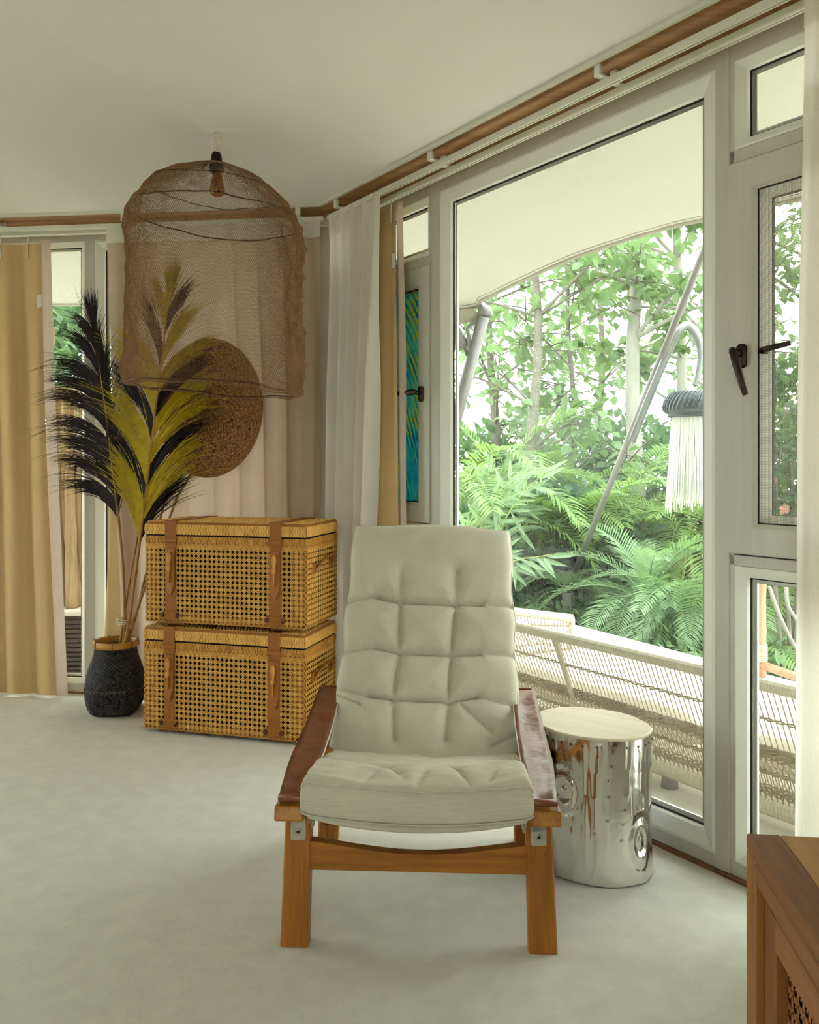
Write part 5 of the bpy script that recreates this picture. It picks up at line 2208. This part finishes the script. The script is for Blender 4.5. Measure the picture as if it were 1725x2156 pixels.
def frond_mesh(name, mat, L, arch, n, lw, ll, vee, seed):
    rnd = random.Random(seed)
    mb = MB()
    P = []
    for k in range(13):
        f = k / 12
        ang = lerp(1.15, 1.15 - arch, f)
        if k == 0:
            P.append(Vector((0, 0, 0)))
        else:
            P.append(P[-1] + Vector((0, math.cos(ang), math.sin(ang))) * (L / 12))
    mb.tube(P, [.010 * (1 - .8 * k / 12) for k in range(13)], 4, cap=False)
    for k in range(n):
        f = .16 + .84 * (k + .5) / n
        i = min(11, int(f * 12))
        p = lerp(P[i], P[i + 1], f * 12 - i)
        t = (P[i + 1] - P[i]).normalized()
        upv = t.cross(Vector((1, 0, 0))).normalized() * -1
        if upv.z < 0:
            upv = -upv
        for sg in (-1, 1):
            l = ll * piece([.16, .4, .75, 1], [.55, 1, .85, .35], f) * rnd.uniform(.85, 1.1)
            fw = piece([0, 1], [.55, 1.1], f)
            d = (Vector((sg, 0, 0)) + t * fw + upv * (vee + rnd.uniform(-.12, .12))).normalized()
            w = d.cross(upv).normalized() * (lw * .5)
            m_ = p + d * (l * .5) + Vector((0, 0, -.02 * l))
            e = p + d * l + Vector((0, 0, -.22 * l))
            a = [mb.add(p - w * .4), mb.add(p + w * .4), mb.add(m_ + w), mb.add(m_ - w), mb.add(e)]
            mb.face(a[0], a[1], a[2], a[3])
            mb.face(a[3], a[2], a[4])
    return mesh_only(mb, name, mat)


FR = {'areca': [frond_mesh('areca_frond', 'areca', 1.5, 1.5, 34, .024, .36, .35, 1), frond_mesh('areca_frond', 'areca', 1.35, 2.1, 32, .024, .34, .3, 2)],
      'date': [frond_mesh('date_frond', 'areca_dk', 1.15, 1.7, 40, .014, .26, .45, 3), frond_mesh('date_frond', 'areca_dk', 1.0, 2.2, 38, .014, .24, .4, 4)]}


def palm(label, kind, pos, scale, nf, trunk_h, seed, lo=.2, hi=1.35):
    rnd = random.Random(seed)
    t = thing('areca_palm' if kind == 'areca' else 'date_palm', label, 'palm', pos, group='garden palms')
    mb = MB(WORLD[t.name])
    heads = []
    ncane = 4 if kind == 'areca' else 1
    for k in range(ncane):
        a = rnd.uniform(0, 6.28)
        r = .16 * (ncane > 1)
        h = trunk_h * rnd.uniform(.75, 1.1)
        top = Vector((r * 2.2 * math.cos(a), r * 2.2 * math.sin(a), h))
        heads.append(top)
        cm = MB(WORLD[t.name])
        cm.tube([(r * math.cos(a), r * math.sin(a), 0), lerp(Vector((r * math.cos(a), r * math.sin(a), 0)), top, .5) + Vector((0, 0, .0)), top], [.03, .026, .02] if ncane > 1 else [.06, .055, .05], 7)
        cm.build('stem', 'cane_green' if ncane > 1 else 'bark_dk', t)
    for k in range(nf):
        h = heads[k % len(heads)]
        az = rnd.uniform(0, 2 * math.pi)
        tilt = lerp(lo, hi, rnd.random()) - 1.0
        M = Matrix.Translation(h) @ Matrix.Rotation(az, 4, 'Z') @ Matrix.Rotation(tilt, 4, 'X') @ Matrix.Scale(scale * rnd.uniform(.8, 1.15), 4)
        inst(rnd.choice(FR[kind]), 'frond', M, t)
    return t


def leaf_shape(mb, M, l, w, fold=.18):
    P = [(0, 0, 0), (-w * .5, l * .38, fold * w), (0, l * .42, 0), (w * .5, l * .38, fold * w), (-w * .34, l * .72, fold * w * .5), (0, l * .75, -.02 * l), (w * .34, l * .72, fold * w * .5), (0, l, -.08 * l)]
    i = [mb.add(M @ Vector(p)) for p in P]
    for f in ((0, 2, 1), (0, 3, 2), (1, 2, 5, 4), (2, 3, 6, 5), (4, 5, 7), (5, 6, 7)):
        mb.face(*[i[k] for k in f])


def leaf_mesh(name, mat, l, w):
    mb = MB()
    leaf_shape(mb, Matrix.Identity(4), l, w)
    return mesh_only(mb, name, mat)


LM = {}


def leaves(t, spots, mat, l, w, as_parts, seed):
    """spots: (position, direction). The largest as parts sharing one mesh, the rest joined"""
    key = (mat, l, w)
    if key not in LM:
        LM[key] = leaf_mesh('leaf', mat, l, w)
    rnd = random.Random(seed)
    inv = WORLD[t.name].inverted()
    spots = sorted(spots, key=lambda q: q[0].length)
    mb = MB()
    for k, (p, d) in enumerate(spots):
        d = d.normalized()
        x = d.cross(Vector((rnd.uniform(-.6, .6), rnd.uniform(-.6, .6), 1)))
        if x.length < 1e-3:
            x = d.orthogonal()
        x.normalize()
        z = x.cross(d)
        s = rnd.uniform(.7, 1.2)
        M = Matrix.Translation(p) @ Matrix((x * s, d * s, z * s)).transposed().to_4x4()
        if k < as_parts:
            inst(LM[key], 'leaf', inv @ M, t)
        else:
            leaf_shape(mb, M, l, w)
    if mb.v:
        o = mb.build('foliage', mat, t, fix=False)
        o['kind'] = 'stuff'


def shrub(name, label, cat, c, rad, n, mat, l, w, seed, parts=60, stems=7, group=None, flowers=0):
    rnd = random.Random(seed)
    base = Vector((c.x, c.y, ZG))
    t = thing(name, label, cat, base, group=group)
    for k in range(stems):
        a = rnd.uniform(0, 6.28)
        e = c + Vector((rad[0] * .7 * math.cos(a), rad[1] * .7 * math.sin(a), rad[2] * rnd.uniform(-.2, .7)))
        b0 = base + Vector((.1 * math.cos(a), .1 * math.sin(a), 0))
        mb = MB()
        mb.tube([b0, lerp(b0, e, .5) + Vector((rnd.uniform(-.1, .1), 0, .1)), e], [.018, .013, .006], 6)
        mb.build('stem', 'bark_dk', t)
    sp = []
    for k in range(n):
        d = Vector((rnd.gauss(0, 1), rnd.gauss(0, 1), rnd.gauss(0, 1))).normalized()
        r = rnd.uniform(.45, 1.0) ** .6
        lump = 1 + .28 * nz(d.x * 2.2 + seed, d.y * 2.2, d.z * 2.2)
        p = c + Vector((d.x * rad[0], d.y * rad[1], d.z * rad[2])) * (r * lump)
        dd = (d + Vector((rnd.uniform(-.8, .8), rnd.uniform(-.8, .8), rnd.uniform(-.7, .4))))
        if p.z > ZG + .02:
            sp.append((p, dd))
    leaves(t, sp, mat, l, w, parts, seed)
    for k in range(flowers):
        d = Vector((rnd.gauss(0, 1), -abs(rnd.gauss(0, 1)) - .4, rnd.gauss(0, 1) * .6)).normalized()
        p = c + Vector((d.x * rad[0], d.y * rad[1], d.z * rad[2])) * .98
        mb = MB()
        for q in range(5):
            a = q * 1.2566
            M = Matrix.Translation(p) @ Matrix.Rotation(a, 4, 'Y') @ Matrix.Rotation(-.5, 4, 'X') @ Matrix.Rotation(math.radians(90), 4, 'X')
            leaf_shape(mb, M, .05, .035)
        mb.build('flower', 'flower', t, fix=False)
    return t


def tree(name, label, base, top, r, nb, leaf_n, seed, lsize=.15, bark='bark', crown=(1.2, 1.2, 1.3), parts=40, droop=.2, low=.35, mat='treeleaf'):
    rnd = random.Random(seed)
    t = thing(name, label, 'tree', base, group='garden trees')
    mb = MB()
    ax = top - base
    pts = [base + ax * (k / 10) + Vector((.06 * math.sin(k * .9 + seed), .05 * math.cos(k * .7 + seed), 0)) * min(1, k / 3) for k in range(11)]
    mb.tube(pts, [r * (1 - .55 * k / 10) for k in range(11)], 10)
    mb.build('trunk', bark, t, smooth=True)
    sp = []
    for b_ in range(nb):
        f = lerp(low, 1.0, (b_ + rnd.random() * .6) / nb)
        p0 = pts[min(9, int(f * 10))]
        az = rnd.uniform(0, 6.28)
        L = rnd.uniform(.7, 1.25)
        e = p0 + Vector((crown[0] * L * math.cos(az), crown[1] * L * math.sin(az), crown[2] * rnd.uniform(.05, .75)))
        m_ = lerp(p0, e, .5) + Vector((0, 0, rnd.uniform(-.05, .25)))
        bp = bez([p0, m_, e], 12)
        mb = MB()
        rb = r * .36 * (1 - .4 * f)
        mb.tube(bp, [rb * (1 - .8 * k / 12) for k in range(13)], 6)
        for q in range(4):
            s0 = bp[rnd.randint(4, 11)]
            dirv = Vector((rnd.uniform(-1, 1), rnd.uniform(-1, 1), rnd.uniform(-.3, .8))).normalized()
            tw = [s0, s0 + dirv * .25, s0 + dirv * .5 + Vector((0, 0, -.05))]
            mb.tube(tw, [.010, .007, .003], 4, cap=False)
            for k in range(leaf_n):
                g = rnd.random()
                p = lerp(tw[0], tw[2], g) + Vector((rnd.gauss(0, .10), rnd.gauss(0, .10), rnd.gauss(0, .09)))
                sp.append((p, Vector((rnd.uniform(-1, 1), rnd.uniform(-1, 1), rnd.uniform(-.9, .25 - droop)))))
        mb.build('branch', bark, t)
    leaves(t, sp, mat, lsize, lsize * .72, parts, seed)
    return t


def ground_at(px, Y):
    p = at(px, 1000, Y)
    p.z = ZG
    return p


# trees, left to right in the view
tree('garden_tree', 'slim pale trunked tree standing just left of the leaning pole', ground_at(1342, 10.0), at(1338, 420, 10.0) + Vector((0, 0, 1.6)), .105, 14, 12, 1, .19, 'bark', (1.5, 1.3, 1.2), low=.55)
tree('garden_tree', 'forked tree with thin crooked branches behind the bamboo leaves', ground_at(1122, 9.2), at(1125, 560, 9.2) + Vector((0, 0, .9)), .075, 14, 9, 2, .15, 'bark_dk', (1.2, 1.1, 1.3), low=.38)
tree('garden_tree', 'thin sapling with sparse leaves right of the forked tree', ground_at(1195, 9.8), at(1205, 640, 9.8) + Vector((0, 0, .5)), .045, 9, 7, 3, .16, 'bark_dk', (1.0, .9, 1.0), low=.42)
tree('garden_tree', 'large leaved tree behind the hanging lantern', ground_at(1425, 10.8), at(1435, 470, 10.8) + Vector((0, 0, 1.4)), .085, 16, 13, 4, .21, 'bark', (1.6, 1.3, 1.3), low=.42)
tree('garden_tree', 'far tree with fine leaves beside the steel mast', ground_at(1040, 12.0), at(1035, 560, 12.0) + Vector((0, 0, 1.2)), .08, 14, 12, 5, .16, 'bark_dk', (1.4, 1.3, 1.4), low=.4)
tree('garden_tree', 'tall far tree between the pale trunk and the lantern', ground_at(1500, 12.5), at(1495, 420, 12.5) + Vector((0, 0, 1.6)), .09, 15, 20, 6, .17, 'bark', (1.8, 1.4, 1.4), low=.4)
tree('garden_tree', 'leafy tree seen through the screened casement', ground_at(1745, 8.6), at(1735, 430, 8.6) + Vector((0, 0, 1.0)), .07, 15, 18, 7, .14, 'bark_dk', (1.2, 1.1, 1.2), low=.4, parts=25)
tree('garden_tree', 'distant bushy tree low behind the sapling', ground_at(1265, 14.0), at(1262, 640, 14.0) + Vector((0, 0, .8)), .08, 14, 13, 8, .16, 'bark_dk', (1.7, 1.4, 1.3), low=.35, parts=25)
tree('garden_tree', 'leafy tree outside the far left window', ground_at(120, 8.6), at(125, 560, 8.6), .07, 16, 20, 9, .14, 'bark_dk', (1.2, 1.0, 1.0), low=.35, parts=25, mat='hedge')

# distant hedge that closes the view
rnd = random.Random(77)
hl = ['dense hedge bush low behind the steel mast', 'dense hedge bush behind the forked tree', 'dense hedge bush behind the sapling', 'dense hedge bush left of the pale trunk', 'dense hedge bush right of the pale trunk',
      'dense hedge bush behind the lantern fringe', 'dense hedge bush behind the thick mullion', 'dense hedge bush seen low through the screened casement', 'dense hedge bush at the far right of the garden']
for k in range(9):
    px = 985 + k * 92
    Y = 12.2 + .5 * math.sin(k * 2.3) - .25 * k
    c = at(px, 960, Y)
    c.z = .55 + .2 * math.sin(k * 1.9)
    shrub('hedge_bush', hl[k], 'bush', c, (.95, .8, 1.15 + .15 * math.sin(k * 3.1)), 1500, 'hedge', .15, .09, 100 + k, 20, 5, 'hedge bushes at the back of the garden')
for k, (px, Y, lb) in enumerate(((96, 7.9, 'dense green bush outside the far left window, left half'), (210, 7.6, 'dense green bush outside the far left window, right half'))):
    c = at(px, 800, Y); c.z = 1.35
    shrub('hedge_bush', lb, 'bush', c, (.75, .5, 1.5), 1700, 'hedge', .15, .08, 140 + k, 60, 5, 'bushes outside the far left window')

# palms
for lb, px, Y, sc, nf, h, sd in (('feathery areca palm left beside the steel mast', 1010, 9.0, 1.05, 20, 1.35, 1), ('feathery areca palm below the forked tree', 1130, 9.6, 1.0, 18, 1.15, 2),
                                 ('feathery areca palm left of the leaning pole', 1245, 9.0, 1.05, 20, 1.0, 3), ('feathery areca palm between the pale trunk and the lantern', 1385, 9.3, 1.0, 18, 1.1, 4),
                                 ('feathery areca palm behind the lantern fringe', 1485, 8.8, 1.0, 18, 1.0, 5), ('feathery areca palm seen low through the screened casement', 1660, 7.2, .8, 16, .75, 6),
                                 ('feathery areca palm seen through the low right pane', 1640, 6.6, .75, 16, .15, 7), ('feathery areca palm far right beyond the railing', 1740, 7.0, .9, 14, .5, 8)):
    palm(lb, 'areca', ground_at(px, Y), sc, nf, h, sd)
for lb, px, Y, sc, nf, h, sd in (('small spiky palm in front of the broad leaved shrub', 1195, 7.9, .62, 20, .62, 11), ('arching date palm low in front of the pale trunk', 1365, 7.4, 1.0, 24, .55, 12),
                                 ('arching date palm low below the lantern', 1465, 7.0, .95, 24, .45, 13), ('low date palm at the terrace edge left of the leaning pole foot', 1280, 8.0, .8, 22, .2, 14),
                                 ('low date palm at the terrace edge under the lantern', 1400, 6.9, .7, 22, .10, 15), ('low date palm just behind the chair top', 1130, 8.4, .8, 20, .25, 16),
                                 ('low date palm beside the bamboo post', 1490, 6.4, .6, 18, .1, 17)):
    palm(lb, 'date', ground_at(px, Y), sc, nf, h, sd)

# broad leaved shrubs in front
for k, (px, Y, zc, rr, lb) in enumerate(((1010, 8.3, .30, (.5, .4, .62), 'broad leaved shrub right above the chair top'), (1115, 8.5, .42, (.55, .4, .6), 'broad leaved shrub in the middle of the garden view'),
                                         (1210, 8.7, .40, (.5, .4, .62), 'broad leaved shrub beside the leaning pole foot'), (1300, 8.6, .25, (.45, .4, .5), 'broad leaved shrub right of the leaning pole foot'))):
    c = at(px, 1000, Y); c.z = zc
    shrub('broadleaf_shrub', lb, 'shrub', c, rr, 420, 'broad', .15, .085, 200 + k, 110, 8, 'broad leaved shrubs')
c = at(1655, 900, 6.2); c.z = 1.18
shrub('flowering_shrub', 'dark shrub with pink blossoms behind the screened casement', 'shrub', c, (.40, .36, .80), 1100, 'darkleaf', .12, .06, 230, 90, 8, flowers=14)
# ground cover
for k, (px, Y, lb) in enumerate(((1440, 6.7, 'green ground cover at the terrace edge under the palms'), (1340, 7.3, 'green ground cover left of the low date palm'), (1630, 5.9, 'green ground cover beyond the bamboo railing'), (1560, 6.2, 'green ground cover behind the bamboo post'), (1220, 8.0, 'green ground cover beside the leaning pole foot'))):
    c = at(px, 1300, Y); c.z = ZG + .18
    shrub('ground_cover', lb, 'plant', c, (.75, .6, .32), 800, 'areca_dk', .11, .04, 260 + k, 30, 3, 'green ground cover')

# lance leaved bamboo clump in the left of the big window
bam = thing('bamboo_clump', 'bamboo clump with long pale lance leaves at the left of the garden view', 'bamboo', ground_at(975, 7.9))
rnd = random.Random(21)
lanc = leaf_mesh('lance_leaf', 'lance', .30, .045)
for k in range(26):
    b0 = ground_at(935 + rnd.uniform(-30, 40), 7.9 + rnd.uniform(-.3, .3))
    az = rnd.uniform(-.9, .9)
    L = rnd.uniform(.35, .95)
    hgt = rnd.uniform(.7, 2.1)
    e = b0 + Vector((L * math.cos(az), L * math.sin(az) * .5, hgt))
    P = bez([b0, lerp(b0, e, .55) + Vector((-.05, 0, .28)), e], 14)
    mb = MB()
    mb.tube(P, [.010 * (1 - .7 * q / 14) for q in range(15)], 5)
    mb.build('culm', 'cane_green', bam)
    inv = WORLD[bam.name].inverted()
    for q in range(9):
        p = P[5 + q]
        for sg in (-1, 1):
            d = ((P[min(14, 6 + q)] - P[4 + q]).normalized() * .7 + Vector((sg * rnd.uniform(.1, .7), rnd.uniform(-.6, .3), rnd.uniform(-.9, .1)))).normalized()
            x = d.cross(Vector((rnd.uniform(-.4, .4), -1, rnd.uniform(-.2, .5)))).normalized()
            z = x.cross(d)
            s = rnd.uniform(.6, 1.15)
            inst(lanc, 'leaf', inv @ (Matrix.Translation(p) @ Matrix((x * s, d * s, z * s)).transposed().to_4x4()), bam)

# bare vines in front of the low right pane
for k, pts in enumerate(([(1620, 1235), (1640, 1290), (1668, 1350), (1690, 1385)], [(1654, 1230), (1660, 1275), (1680, 1310), (1692, 1345)])):
    t = thing('bare_vine', ('pale bare vine slanting down outside the low right pane', 'pale bare vine hanging steeply beside the right curtain')[k], 'vine', at(*pts[-1], 5.6))
    mb = MB()
    mb.tube(bez([at(x, y, 5.6) for x, y in pts], 24), .012, 6)
    mb.build('stem', 'bark', t, smooth=True)
